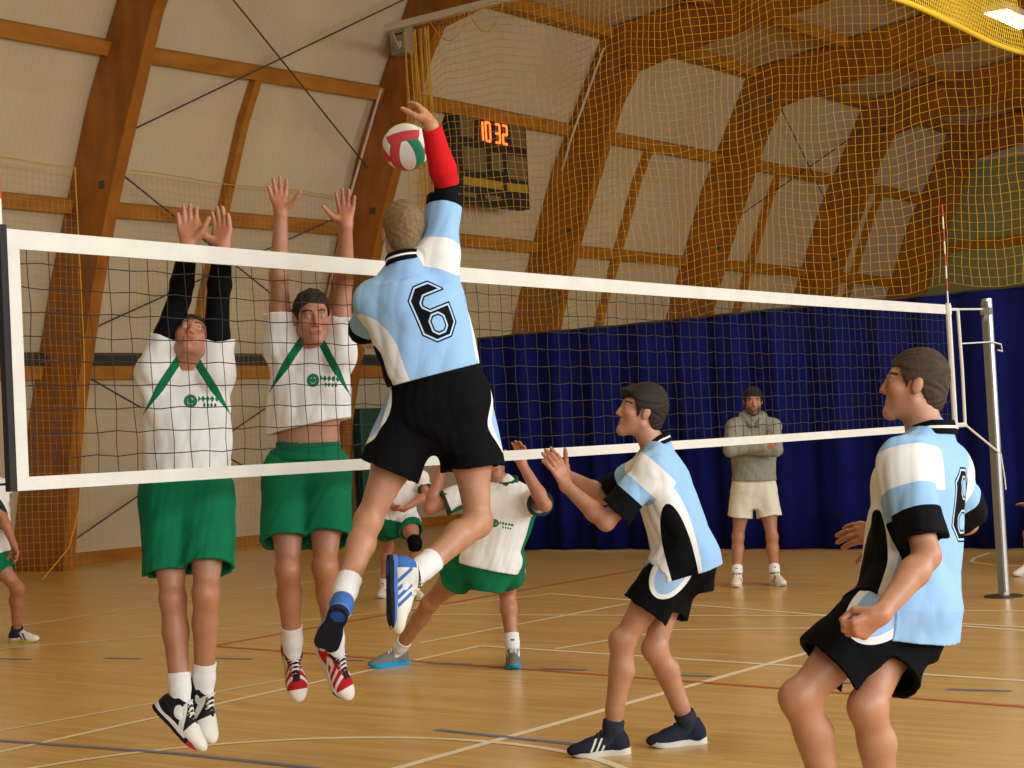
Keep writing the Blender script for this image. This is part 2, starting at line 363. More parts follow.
for y in np.arange(9.75, -5.0, -.102): fat(mb, [netp(y+.012*math.sin(z*9+y*5), z) for z in np.linspace(3.0, 7.47, 19)], .0034)
for z in np.arange(3.0, 7.5, .102): fat(mb, [netp(y, z) for y in np.arange(9.75, -5.0, -.3)], .0034)
nt_ = mb.build('divider_net', YN, origin=(14.6, 9, 3)); tag(nt_, 'big yellow square mesh net hanging above the blue curtain', 'net')
# gathered end of that net
mb = MB()
for k in range(26):
    y0 = 9.78+.48*k/25; ph = random.uniform(0, 6); x0 = 14.55+.1*random.random()
    mb.tube([(x0+.03*math.sin(z*2+ph), y0+.05*math.sin(z*1.1+ph)+(7.4-z)*.02*math.sin(ph)-(.06*(1-abs(z-5)/3)), z) for z in np.linspace(7.45, 1.2, 16)], .007, 4)
for z in np.arange(7.3, 1.3, -.22):
    mb.tube([(14.6, 9.78+.48*i/6, z-.05*math.sin(i/6*math.pi)+.03*math.sin(z*7+i)) for i in range(7)], .005, 4)
tag(mb.build('gathered_net', YN, origin=(14.6, 10, 1.2)), 'gathered yellow net hanging in a bunch below the rail behind the ball', 'net')
rail = MB().box((14.62, 1.6, 7.58), .05, 9.0, .05).build('curtain_rail', CREAM, origin=(14.62, 10.5, 7.58)); tag(rail, 'long pale steel rail carrying the yellow divider net', 'rail')
for y in np.arange(10.3, 5.4, -.6): MB().tube([(14.62, y, 7.53), (14.64, y, 7.48)], .012, 5).build('runner_hook', STEEL, rail)
arm_ = MB().bar((14.62, 10.55, 7.58), (16.42, 11.9, 7.75), .06, .06).build('support_arm', CREAM, rail)
bx = empty('motor_box', (16.3, 11.70, 7.62), 'small grey motor box fixed to the second arch at the rail', 'box')
MB().box((16.26, 11.70, 7.86), .10, .16, .22).build('housing', mat('box_grey', (.32, .30, .25), .5), bx, bevel=.015)
MB().box((16.15, 11.70, 7.95), .012, .1, .012).build('slot', DARK, bx); MB().box((16.15, 11.68, 7.78), .012, .05, .05).build('cover_plate', CREAM, bx)
# loops of net slung below the rail
for k, (a, c, lab) in enumerate(((9.75, 9.05, 'slack yellow cord looping under the rail, nearest the motor box'), (9.05, 8.45, 'slack yellow cord looping under the rail, farther from the motor box'))):
    p = [(14.6, a+(c-a)*t, 7.5-.32*math.sin(t*math.pi)) for t in np.linspace(0, 1, 12)]; tag(MB().tube(p, .008, 5).build('slack_cord', YN, origin=p[0]), lab, 'cord')
# fine raised net with its bright edge, near the roof
mb = MB(); y0 = 1.18
for z in np.arange(5.56, 7.6, .05): mb.tube([(x, y0+.05*math.sin(x*2)+(z-5.5)*.1, z+.03*math.sin(x*3)) for x in np.arange(9.6, 14.41, .4)], .0045, 4)
for x in np.arange(9.6, 14.41, .05): mb.tube([(x, y0+.05*math.sin(x*2)+(z-5.5)*.1, z+.03*math.sin(x*3)) for z in (5.5, 6.2, 6.9, 7.6)], .0045, 4)
rn = mb.build('raised_net', YN2, origin=(9.6, y0, 5.5)); tag(rn, 'fine bright yellow net raised high in front of a roof lamp', 'net')
MB().tube([(x, y0+.05*math.sin(x*2), 5.5+.012*math.sin(x*3)) for x in np.arange(9.6, 14.41, .2)], .028, 8).build('edge_rope', YN2, rn, smooth=True)
# lamps under the roof
m, nt, b = new_mat('lamp_glow'); b.inputs['Emission Color'].default_value = (1, .93, .7, 1); b.inputs['Emission Strength'].default_value = 6; GLOW = m
def roof_lamp(x, y, z, lab):
    e = empty('ceiling_lamp', (x, y, z), lab, 'lamp'); MB().box((x, y, z+.06), .75, .2, .05).build('housing', CREAM, e, bevel=.01)
    MB().box((x, y, z), .7, .17, .012).build('diffuser', GLOW, e)
    for s in (-.6, .6): MB().tube([(x+s, y, z+.1), (x+s, y, 9.6)], .008, 5).build('hanger', STEEL, e)
roof_lamp(21.5, 3.85, 7.58, 'glowing roof lamp shining through the raised yellow net')
# thin ball-stop nets in front of the side wall
TN = mat('thin_net_cord', (.50, .31, .10), .7)
for xa, xb, ztop, lab in ((6.2, 10.82, 5.52, 'thin pale ball-stop net before the first arch'), (11.78, 16.1, 5.55, 'thin pale ball-stop net hanging behind the two blockers')):
    mb = MB()
    for x in np.arange(xa, xb+.01, .1): mb.tube([(x+.02*math.sin(z*2+x), 13.0+(.25 if z < 1 else 0)*0, z) for z in np.linspace(.1, ztop, 8)], .0022, 3)
    for z in np.arange(.1, ztop, .1): mb.tube([(x, 13.0, z+.02*math.sin(x*2.2)) for x in np.linspace(xa, xb, 10)], .0022, 3)
    o = mb.build('ball_stop_net', TN, origin=((xa+xb)/2, 13.0, 0)); tag(o, lab, 'net')
    q = MB().tube([(x, 13.0, ztop+.02*math.sin(x*2.2)) for x in np.linspace(xa, xb, 10)], .008, 5)
    if xa < 8: q.tube([(xb, 13.0, ztop), (xb+.02, 13.0, 3), (xb-.1, 12.95, 1.2), (xb-.45, 12.9, .4), (xb-.9, 12.9, .02)], .009, 5)
    q.build('border_rope', YN, o)
# green mat leaning by the second arch
MATG = mat('green_vinyl', (.012, .075, .045), .5, var=.1)
gm = empty('gym_mat', (17.75, 13.85, 0), 'tall dark green gym mat standing by the second arch', 'mat')
MB().box((17.75, 13.9, 1.09), .56, .1, 1.08).build('cover', MATG, gm, bevel=.03)
MB().box((17.75, 13.9, 1.09), .575, .02, 1.09).build('seam', DARK, gm)
# volleyball net
TAPE = mat('net_tape', (.66, .64, .57), .6, var=.06, scale=6, bump=.15, bscale=40); BCORD = mat('net_cord', (.018, .016, .014), .7); WROPE = mat('white_rope', (.70, .68, .60), .7)
NL, NT, NB = 9.09, 2.43, 1.43
vn = empty('volleyball_net', (NL/2, 0, NB), 'white taped black mesh volleyball net stretched across the court', 'net')
def sag(x): return 0.012*math.sin(x/NL*math.pi)
def tape(za, zb, nm):
    mb = MB(); xs = np.linspace(0, NL, 40)
    for x in xs:
        for y in (-.006, .006):
            for z in (za, zb): mb.v.append(np.array([x, y, z-sag(x)]))
    for i in range(39):
        a = 4*i; c = a+4
        mb.f += [[a, a+1, c+1, c], [a+2, c+2, c+3, a+3], [a, c, c+2, a+2], [a+1, a+3, c+3, c+1]]
    mb.f += [[0, 2, 3, 1], [156, 157, 159, 158]]
    return mb.build(nm, TAPE, vn)
tape(NT-.075, NT, 'top_tape'); tape(NB, NB+.052, 'bottom_tape')
MB().box((.03, 0, (NT+NB)/2), .03, .009, .5).build('side_tape', TAPE, vn); MB().box((NL-.06, 0, (NT+NB)/2), .03, .009, .5).build('side_tape', TAPE, vn)
MB().tube([(NL+.14, 0, NT-.03), (NL+.16, .0, 1.9), (NL+.15, 0, NB+.03)], .014, 8).build('side_strap', WROPE, vn); 
mb = MB()
for x in np.arange(.1, NL-.05, .1): mb.tube([(x+.006*math.sin(z*17+x*31), .004*math.sin(x*7+z*5), z-sag(x)) for z in np.linspace(NB+.04, NT-.05, 8)], .0022, 4)
for z in np.arange(NB+.12, NT-.08, .094): mb.tube([(x, 0, z-sag(x)+.005*math.sin(x*23+z*40)) for x in np.linspace(.05, NL-.05, 80)], .0022, 4)
mb.build('mesh', BCORD, vn)
for p, r in (([(NL-.04, 0, NT-.035), (9.80, 0, NT-.01)], .008), ([(NL+.15, 0, 2.12), (9.79, -.05, 2.14), (9.95, -.07, 2.12), (9.97, -.07, 2.06), (9.87, -.07, 2.07)], .006), ([(NL+.15, 0, NB+.03), (9.81, -.05, 1.21)], .009),
             ([(9.82, -.06, 1.2), (9.80, -.09, .98), (9.78, -.1, .9)], .006), ([(NL-.04, 0, NB+.03), (NL+.15, 0, NB+.03)], .02), ([(NL-.04, 0, NT-.035), (NL+.14, 0, NT-.03)], .012)): MB().tube(p, r, 6).build('tie_rope', WROPE, vn)
for p in ([(0, 0, NT-.03), (-1.1, 0, NT-.02)], [(0, 0, NB+.03), (-1.1, 0, NB)]): MB().tube(p, .0055, 6).build('tie_rope', BCORD, vn)
RED = mat('antenna_red', (.55, .05, .03), .5); WHT = mat('antenna_white', (.78, .76, .70), .5)
def antenna(x, lab, dark):
    e = empty('antenna', (x, -.02, NB), lab, 'antenna', 'net antennas'); d = MB()
    d.tube([(x, -.02, NB), (x, -.02, NT+.01)], .022, 8); d.build('sleeve', BCORD if dark else WROPE, e)
    for k in range(10, 18):
        za, zb = NB+.1*k+.01, NB+.1*k+.11; MB().tube([(x, -.02, za), (x, -.02, zb)], .0065, 8).build('red_band' if k % 2 else 'white_band', RED if k % 2 else WHT, e)
antenna(NL-.1, 'red and white antenna standing on the far end of the net', False)
antenna(-.03, 'antenna in a black sleeve along the near end of the net', True)
ALU = mat('aluminium', (.55, .55, .53), .35, .75); 
pe = empty('net_post', (9.85, 0, 0), 'aluminium net post standing at the far end of the net', 'post')
mb = MB().tube([(9.87, 0, 0), (9.87, 0, 2.51)], .043, 20); mb.build('pole', ALU, pe, smooth=False)
MB().box((9.805, -.005, 1.26), .02, .026, 1.22).build('winch_track', mat('track_grey', (.20, .19, .15), .5, .3), pe)
MB().tube([(9.85, 0, 0), (9.85, 0, .012)], .16, 24).build('floor_plate', DARK, pe)
MB().box((9.79, -.02, 2.40), .035, .04, .03).bar((9.77, -.03, 2.38), (9.67, -.05, 2.32), .02, .02).build('winch', mat('winch_grey', (.35, .34, .31), .4, .5), pe)

# ------------------------------------------------------------------ sculpting : distance fields -> smooth surfaces
class Fld:
    def __init__(s, lo, hi, h):
        s.h = h; s.lo = np.floor(np.array(lo, float)/h)*h; n = np.ceil((np.array(hi)-s.lo)/h).astype(int)+1
        s.n = n; s.a = np.full(n, 1.0, np.float32); s.ax = [s.lo[i]+h*np.arange(n[i]) for i in range(3)]
    def like(s):
        f = Fld.__new__(Fld); f.h, f.lo, f.n, f.ax = s.h, s.lo, s.n, s.ax; f.a = np.full(s.n, 1.0, np.float32); return f
    def sl(s, lo, hi):
        i0 = np.clip(np.floor((np.array(lo)-s.lo)/s.h).astype(int), 0, s.n); i1 = np.clip(np.ceil((np.array(hi)-s.lo)/s.h).astype(int)+1, 0, s.n)
        k = tuple(slice(i0[i], i1[i]) for i in range(3))
        return k, (s.ax[0][k[0]][:, None, None], s.ax[1][k[1]][None, :, None], s.ax[2][k[2]][None, None, :])
    def ev(s, pr, pad):
        fn, lo, hi = pr; k, xyz = s.sl(np.array(lo)-pad, np.array(hi)+pad); return k, fn(*xyz).astype(np.float32)
    def add(s, pr, k=0.0):
        i, v = s.ev(pr, k+4*s.h); s.a[i] = smin(s.a[i], v, k); return s
    def cut(s, pr, k=0.0):
        i, v = s.ev(pr, k+4*s.h); s.a[i] = -smin(-s.a[i], v, k); return s
    def onto(s, o):
        """this field sampled on the lattice of o (same cell size)"""
        r = np.full(o.n, 1.0, np.float32); q = np.round((s.lo-o.lo)/s.h).astype(int)
        a = np.maximum(q, 0); b = np.minimum(q+s.n, o.n)
        if (b > a).all(): r[a[0]:b[0], a[1]:b[1], a[2]:b[2]] = s.a[a[0]-q[0]:b[0]-q[0], a[1]-q[1]:b[1]-q[1], a[2]-q[2]:b[2]-q[2]]
        return r
    def merge(s, o, k=0.0): s.a = smin(s.a, o.a, k); return s
    def every(s, fn): s.a = fn(s.a, *np.broadcast_arrays(s.ax[0][:, None, None], s.ax[1][None, :, None], s.ax[2][None, None, :])).astype(np.float32); return s
def smin(a, b, k):
    if k <= 0: return np.minimum(a, b)
    h = np.maximum(k-np.abs(a-b), 0)/k
    return np.minimum(a, b)-h*h*(k*.25)
def rc(a, b, ra, rb):
    """tapered limb from a to b"""
    a = np.array(a, float); b = np.array(b, float); d = b-a; L2 = max(1e-12, d@d); R = max(ra, rb)
    def fn(x, y, z):
        px, py, pz = x-a[0], y-a[1], z-a[2]
        h = np.clip((px*d[0]+py*d[1]+pz*d[2])/L2, 0, 1)
        return np.sqrt((px-h*d[0])**2+(py-h*d[1])**2+(pz-h*d[2])**2)-(ra+(rb-ra)*h)
    return fn, np.minimum(a, b)-R, np.maximum(a, b)+R
def sph(c, r): return rc(c, np.array(c)+1e-6, r, r)
def ell(c, A, r):
    """ellipsoid, axes A (rows), radii r"""
    c = np.array(c, float); A = np.array(A); r = np.array(r, float); R = max(r)
    def fn(x, y, z):
        px, py, pz = x-c[0], y-c[1], z-c[2]
        q = [px*A[i][0]+py*A[i][1]+pz*A[i][2] for i in range(3)]
        k0 = np.sqrt(sum((q[i]/r[i])**2 for i in range(3))); k1 = np.sqrt(sum((q[i]/r[i]**2)**2 for i in range(3)))
        return k0*(k0-1)/np.maximum(k1, 1e-6)
    return fn, c-R, c+R
def tube(P, A, vs, ws, ds, bs=None, pw=2.0):
    """cloth tube round axis A[2] from P ; half width ws, half depth ds at heights vs ; bs pushes it forward"""
    P = np.array(P, float); bs = bs if bs is not None else [0]*len(vs); R = max(max(ws), max(ds))
    ends = [P+A[2]*vs[0], P+A[2]*vs[-1]]
    def fn(x, y, z):
        px, py, pz = x-P[0], y-P[1], z-P[2]
        a, b, v = [px*A[i][0]+py*A[i][1]+pz*A[i][2] for i in range(3)]
        w = np.interp(v, vs, ws); d = np.interp(v, vs, ds); b = b-np.interp(v, vs, bs)
        e = ((np.abs(a/w)**pw+np.abs(b/d)**pw)**(1/pw)-1)*np.minimum(w, d)
        return np.maximum(e, np.maximum(vs[0]-v, v-vs[-1]))
    return fn, np.minimum(*ends)-R, np.maximum(*ends)+R
def half(c, n, R):
    """half space beyond c along n (limited to a ball-sized block)"""
    c = np.array(c, float); n = nrm(np.array(n, float))
    return (lambda x, y, z: -((x-c[0])*n[0]+(y-c[1])*n[1]+(z-c[2])*n[2])), c-R, c+R
def wrinkle(f, amp, seed, freq=1.0, mask=None, axis=None):
    r = np.random.default_rng(seed); t = [(nrm(r.normal(size=3))*fr*freq, r.uniform(0, 6.3), a) for fr, a in ((26, .40), (46, .34), (78, .22), (125, .10))]
    if axis is not None: t = [(k-axis*(k@axis)*.65, ph, am) for k, ph, am in t]
    def fn(a, x, y, z):
        w = 0; q = .7*np.sin(13*freq*(x+.6*y-.8*z)+seed)
        for k, ph, am in t: w = w+am*(1-1.7*np.abs(np.sin(.6*(k[0]*x+k[1]*y+k[2]*z)+ph+q))**1.2)
        return a+amp*w*(1 if mask is None else mask(x, y, z))
    b = np.abs(f.a) < .06
    X, Y, Z = np.broadcast_arrays(f.ax[0][:, None, None], f.ax[1][None, :, None], f.ax[2][None, None, :])
    f.a[b] = fn(f.a[b], X[b], Y[b], Z[b]); return f
def surface(f):
    a = f.a; s = (a < 0).astype(np.int8)
    c = np.zeros(np.array(a.shape)-1, np.int8); sh = [(i, j, k) for i in (0, 1) for j in (0, 1) for k in (0, 1)]
    n0, n1, n2 = c.shape
    for i, j, k in sh: c += s[i:i+n0, j:j+n1, k:k+n2]
    act = (c > 0) & (c < 8); idx = np.argwhere(act); N = len(idx); ids = np.full(c.shape, -1, np.int32); ids[act] = np.arange(N)
    val = {q: a[idx[:, 0]+q[0], idx[:, 1]+q[1], idx[:, 2]+q[2]] for q in sh}
    acc = np.zeros((N, 3)); cnt = np.zeros(N)
    for q in sh:
        for d in range(3):
            if q[d]: continue
            p = list(q); p[d] = 1; p = tuple(p); va, vb = val[q], val[p]; cr = (va < 0) != (vb < 0)
            t = np.where(cr, va/np.where(cr, va-vb, 1), 0); pt = np.tile(np.array(q, float), (N, 1)); pt[:, d] += t
            acc += pt*cr[:, None]; cnt += cr
    loc = acc/cnt[:, None]; V3 = f.lo+f.h*(idx+loc)
    G = np.stack([sum((val[tuple(1 if e == d else q[e] for e in range(3))]-val[q]) for q in sh if q[d] == 0) for d in range(3)], 1)
    G /= np.maximum(1e-9, np.linalg.norm(G, axis=1))[:, None]
    F = []
    for d in range(3):
        e, g = (d+1) % 3, (d+2) % 3
        s0 = [slice(None)]*3; s0[d] = slice(0, -1); s1 = [slice(None)]*3; s1[d] = slice(1, None)
        ch = np.argwhere(s[tuple(s0)] != s[tuple(s1)]); m = (ch[:, e] > 0) & (ch[:, g] > 0) & (ch[:, e] < c.shape[e]) & (ch[:, g] < c.shape[g]); ch = ch[m]
        if not len(ch): continue
        ins = s[ch[:, 0], ch[:, 1], ch[:, 2]] == 1
        def cid(de, dg):
            q = ch.copy(); q[:, e] -= de; q[:, g] -= dg; return ids[q[:, 0], q[:, 1], q[:, 2]]
        Q = np.stack([cid(1, 1), cid(0, 1), cid(0, 0), cid(1, 0)], 1); Q[~ins] = Q[~ins][:, ::-1]; F.append(Q)
    return V3, G, np.concatenate(F)
def mesh_from(name, f, m, parent, fields=None):
    v, g, q = surface(f); o0 = np.array(parent['_o'])
    me = bpy.data.meshes.new(name); me.vertices.add(len(v)); me.vertices.foreach_set('co', (v-o0).astype(np.float32).ravel())
    me.loops.add(4*len(q)); me.loops.foreach_set('vertex_index', q.astype(np.int32).ravel())
    me.polygons.add(len(q)); me.polygons.foreach_set('loop_start', np.arange(0, 4*len(q), 4, dtype=np.int32))
    me.polygons.foreach_set('use_smooth', np.ones(len(q), bool)); me.update(calc_edges=True)
    for k, fn in (fields or {}).items():
        at_ = me.attributes.new(k, 'FLOAT', 'POINT'); at_.data.foreach_set('value', np.asarray(fn(v), np.float32))
    me.normals_split_custom_set_from_vertices(g.tolist())
    me.materials.append(m); o = bpy.data.objects.new(name, me); COL.objects.link(o); o.parent = parent; o['_o'] = list(map(float, o0))
    return o

# ------------------------------------------------------------------ people
def head_axes(hf, up):
    hf = nrm(hf); up = nrm(up-hf*(up@hf)); return np.array([np.cross(hf, up), hf, up])   # person's right, front, up
def loc(v, c, A): d = v-c; return d@A[0], d@A[1], d@A[2]
def seg_t(v, a, b):
    d = b-a; L = np.linalg.norm(d); h = (v-a)@d/L; q = v-a-np.outer(np.clip(h, 0, L), d/L); return h, np.linalg.norm(q, axis=1), L
def skin_mat(name, base, lips, brow, stub=None, stub_col=(.08, .045, .025)):
    lay = [('flush', tuple(np.array(base)*np.array((1.12, .78, .72))))]
    if stub: lay.append(('stubble', stub_col))
    lay += [('lip', lips), ('brow', brow), ('eye', (.62, .60, .56)), ('iris', (.03, .02, .014))]
    return layered(name, base, lay, rough=.43, bump=.06, bscale=90, spec=.42, soft=('flush', 'stubble'), mottle=.16)
HAIRN = {}
def person(P):
    """P : the pose (picture points and bone lengths give real 3-D joints) and the clothing"""
    s = P['s']; h = P.get('vox', .0062)*VOX; t = P['t']
    pel = at(*P['pel'], t); neck = at(P['neck'][0], P['neck'][1], t+P['neck'][2])
    U = nrm(neck-pel); tl = np.linalg.norm(neck-pel)
    def facing(deg): a = math.radians(deg); fh = nrm(_f*[1, 1, 0]); rh = nrm(_r*[1, 1, 0]); return -fh*math.cos(a)+rh*math.sin(a)
    Fc = facing(P['yaw']); Fc = nrm(Fc-U*(Fc@U)); Rc = np.cross(Fc, U)                # chest : right, front, up
    Fh = facing(P.get('hyaw', P['yaw'])); UH = nrm(U*.6+np.array([0, 0, .4])); Fh = nrm(Fh-UH*(Fh@UH)); Rh = np.cross(Fh, UH)
    TA = np.array([Rc, Fc, U]); HA = np.array([Rh, Fh, UH])
    sc = tl/(.52*s)                                                                    # stretch of the trunk
    J = {}
    for sd, k in (('R', 1), ('L', -1)):
        lift = P.get('lift'+sd, 0)
        J['sh'+sd] = neck + Rc*k*(P.get('sw'+sd, .176)-.03*max(0, lift)/.07)*s - U*.075*s + U*lift*(1.4 if lift > 0 else 1)*s + Fc*P.get('push'+sd, 0)*s
        J['hip'+sd] = pel + Rh*k*.092*s
        if sd in P['arm']:
            e, w = P['arm'][sd][:2]
            J['el'+sd] = reach(J['sh'+sd], .30*s, *e, who=P['name']+' el'+sd); J['wr'+sd] = reach(J['el'+sd], .262*s, *w, who=P['name']+' wr'+sd)
        kn, an, to = P['leg'][sd]
        if len(an) == 2:                                                               # a foot standing flat on the floor
            d_ = ray(*an); J['an'+sd] = CAM+d_*((.088*s-CAM[2])/d_[2]); d_ = ray(kn[0], kn[1]); ts = np.linspace(t-1.2, t+1.2, 481); K_ = CAM+ts[:, None]*d_
            J['kn'+sd] = K_[np.argmin((np.linalg.norm(K_-J['hip'+sd], axis=1)-.445*s)**2+(np.linalg.norm(K_-J['an'+sd], axis=1)-.43*s)**2)]
            for n_, a_, b_, L_ in (('thigh', 'hip', 'kn', .445), ('shin', 'kn', 'an', .43)):
                r_ = np.linalg.norm(J[a_+sd]-J[b_+sd])/(L_*s)
                if abs(r_-1) > .08: LOG.append((P['name'], n_+sd, round(float(r_), 2)))
            fd = nrm(facing(to[0])*[1, 1, 0]); J['to'+sd] = J['an'+sd]+fd*.19*s; J['flat'+sd] = True
        else:
            J['kn'+sd] = reach(J['hip'+sd], .445*s, *kn, who=P['name']+' kn'+sd); J['an'+sd] = reach(J['kn'+sd], .43*s, *an, who=P['name']+' an'+sd)
            J['to'+sd] = reach(J['an'+sd], .19*s, *to, who=P['name']+' to'+sd)
    hc = at(P['head'][0], P['head'][1], t+P['head'][2]); hv = P['hf']; hf = V(*hv)
    hup = V(*P['hup']) if 'hup' in P else nrm(nrm(hc-neck)*.5+np.array([0, 0, .6])); A = head_axes(hf, hup); hs = s*P.get('hs', 1.0)
    def H(a, b, c): return hc + (A[0]*a+A[1]*b+A[2]*c)*hs
    if P.get('dbg'): print(P['name'], {k: v.round(2).tolist() for k, v in J.items() if v is not True}, 'trunk', round(tl/s, 3), 'feet z', round(J['anR'][2], 2), round(J['anL'][2], 2), 'neck-head', round(np.linalg.norm(hc-neck)/s, 3))
    pts = np.array([q_ for q_ in J.values() if q_ is not True]+[pel, neck, hc]); lo, hi = pts.min(0)-.26*s, pts.max(0)+.26*s
    base = np.array([pel[0], pel[1], 0.0]) if not P.get('air') else np.array([pel[0], pel[1], pts[:, 2].min()-.12])
    root = empty('person', base, P['label'], 'person', P.get('group'))
    m_skin = P['skin']
    # ---------------- body
    B = Fld(lo, hi, h); T = B
    def tp(a, b, v): return pel + Rc*a*s+Fc*b*s+U*v*s*sc
    T.add(ell(pel+UH*.01*s, HA, np.array([.165, .112, .13])*s)); T.add(ell(tp(0, .0, .16), TA, np.array([.142, .100, .17])*s), .05)
    T.add(ell(tp(0, .005, .34), TA, np.array([.168, .112, .17])*s), .05)
    for k in (1, -1):
        T.add(ell(tp(.075*k, .075, .36), TA, np.array([.080, .036, .065])*s), .04)
        T.add(ell(pel+Rh*.075*k*s-Fh*.06*s-UH*.03*s, HA, np.array([.080, .068, .085])*s), .04)
    T.add(rc(J['shL']*.75+neck*.25-U*.02*s, J['shR']*.75+neck*.25-U*.02*s, .058*s, .058*s), .05)
    for q in 'RL': T.add(rc(neck+U*.012*s, J['sh'+q], .042*s, .052*s), .04)
    T.add(rc(neck-U*.03*s, H(0, -.02, -.06), .062*s, .054*s), .03)
    BT = B.like(); BT.a = B.a.copy()
    for q in 'RL':                                                                     # arms and hands
        if q not in P['arm']: continue
        sh, el, wr = J['sh'+q], J['el'+q], J['wr'+q]; X = B.like()
        X.add(sph(sh, .062*s)); X.add(rc(sh, sh*.5+el*.5, .054*s, .047*s), .03); X.add(rc(sh*.5+el*.5, el, .047*s, .039*s), .02)
        X.add(rc(el, el*.72+wr*.28, .039*s, .043*s), .02); X.add(rc(el*.72+wr*.28, wr, .043*s, .0275*s), .02)
        spec = P['arm'][q][2]; hd = nrm(V(*spec[0])); pn = V(*spec[1]); pn = nrm(pn-hd*(hd@pn)); td = np.cross(hd, pn)*(1 if q == 'R' else -1)
        curl, spread = spec[2], spec[3]; hk = s*P.get('hands', 1.0)
        def hp(a, b, c): return wr + (hd*a+td*b+pn*c)*hk
        Hn = B.like(); Hn.add(rc(wr, hp(.03, 0, 0), .026*s, .024*s))
        for i, bb in enumerate((.030, .010, -.010, -.028)):
            Hn.add(rc(hp(.015, bb*.5, 0), hp(.088-(.006 if i in (0, 3) else 0)-(.008 if i == 3 else 0), bb, 0), .015*hk, .0125*hk), .014)
        X.merge(Hn, .02)
        for i, (bb, L) in enumerate(((.030, .072), (.010, .080), (-.010, .076), (-.029, .060))):
            Fg = B.like(); p = hp(.085-(.006 if i in (0, 3) else 0)-(.008 if i == 3 else 0), bb, 0); sp = spread*(1.5-i)*.5 + .02*(i-1.5); ang = min(1.25, curl*(.40+.07*i))
            for j, (fr, r0, r1) in enumerate(((.45, .0108, .0100), (.30, .0100, .0092), (.25, .0092, .0080))):
                d = nrm((hd*math.cos(sp)+td*math.sin(sp))*math.cos(ang)+pn*math.sin(ang)); e = p+d*L*fr*hk*1.0
                Fg.add(rc(p, e, r0*hk, r1*hk), .003); p = e; ang += curl*(.75 if j == 0 else .5)
            X.merge(Fg, .006)
        Th = B.like(); ta = spec[4] if len(spec) > 4 else .9
        d1 = nrm(hd*math.cos(ta)+td*math.sin(ta)+pn*(.2+.55*min(curl, 1.4))); d2 = nrm(hd*math.cos(ta*.65)+td*math.sin(ta*.65)+pn*(.25+.4*curl)-td*(1.0 if curl > 1.4 else 0)); p0 = hp(.022, .018, .004); p1 = p0+d1*.048*hk; p2 = p1+d2*.034*hk; p3 = p2+d2*.026*hk
        Th.add(rc(p0, p1, .019*hk, .0125*hk)); Th.add(rc(p1, p2, .0125*hk, .011*hk), .004); Th.add(rc(p2, p3, .011*hk, .009*hk), .004)
        X.merge(Th, .012); B.merge(X, .035*s)
    legs = B.like()
    for q, k in (('R', 1), ('L', -1)):
        hp_, kn, an = J['hip'+q], J['kn'+q], J['an'+q]; X = B.like(); sd = nrm(an-kn); td_ = nrm(kn-hp_)
        fr = nrm(td_-sd*.98 + .35*(Fh-sd*(Fh@sd))); fr = nrm(fr-sd*(fr@sd))
        tf = nrm(fr-td_*(fr@td_)) if abs(fr@td_) < .95 else Fh
        X.add(rc(hp_, hp_*.5+kn*.5+tf*.012*s, .088*s, .076*s)); X.add(rc(hp_*.5+kn*.5+tf*.012*s, kn-td_*.03*s, .076*s, .051*s), .04); X.add(sph(kn+fr*.006*s, .0475*s), .03)
        X.add(rc(kn, kn*.70+an*.30-fr*.013*s, .047*s, .0515*s), .04); X.add(rc(kn*.70+an*.30-fr*.013*s, kn*.25+an*.75, .0515*s, .037*s), .03); X.add(rc(kn*.25+an*.75, an, .039*s, .034*s), .02)
        X.add(ell(kn+fr*.035*s, head_axes(fr, -sd), np.array([.030, .022, .036])*s), .03)
        X.add(rc(kn+fr*.007*s, kn*.3+an*.7+fr*.004*s, .043*s, .033*s), .03)
        ft = nrm(J['to'+q]-an); up = np.array([0, 0, 1.0]) if 'flat'+q in J else nrm(-sd-ft*(-sd@ft)); up = up if q not in P.get('footup', {}) else nrm(V(*P['footup'][q])-ft*(V(*P['footup'][q])@ft)); J['ft'+q] = np.array([np.cross(ft, up), ft, up])
        X.add(rc(an-up*.03*s, an+ft*.10*s-up*.05*s, .034*s, .028*s), .02)
        legs.merge(X, .012)
    B.merge(legs, .05*s); BL = BT.like(); BL.a = smin(BT.a, legs.a, .05*s)
    # ---------------- head
    Hd = B.like()
    Hd.add(ell(H(0, -.012, .035), A, np.array([.0755, .0945, .0865])*hs)); Hd.add(ell(H(0, .030, -.035), A, np.array([.060, .058, .078])*hs), .03*hs)
    for k in (1, -1): Hd.add(rc(H(.050*k, -.005, -.055), H(.012*k, .068, -.098), .022*hs, .020*hs), .025*hs); Hd.add(ell(H(.042*k, .058, -.018), A, np.array([.024, .024, .022])*hs), .02*hs)
    Hd.add(sph(H(0, .072, -.100), .020*hs), .02*hs)
    Hd.add(rc(H(-.032, .076, .030), H(.032, .076, .030), .013*hs, .013*hs), .015*hs)
    for k in (1, -1): Hd.cut(sph(H(.031*k, .104, .008), .019*hs), .014*hs)
    for k in (1, -1): Hd.add(sph(H(.031*k, .072, .008), .0135*hs), .004)
    Hd.add(rc(H(0, .086, .018), H(0, .105, -.026), .0080*hs, .0105*hs), .012*hs)
    for k in (1, -1): Hd.add(sph(H(.0115*k, .096, -.031), .0085*hs), .006)
    Hd.add(rc(H(-.019, .081, -.056), H(.019, .081, -.056), .0085*hs, .0085*hs), .008*hs); Hd.add(rc(H(-.015, .082, -.067), H(.015, .082, -.067), .0085*hs, .0085*hs), .006*hs)
    for k in (1, -1):
        EA = head_axes(A[1]*.35*1+A[0]*k*.2, A[2]-A[1]*.25); Hd.add(ell(H(.078*k, -.012, .0), np.array([A[0], nrm(A[1]+.2*A[2]), nrm(A[2]-.2*A[1])]), np.array([.010, .019, .032])*hs), .008)
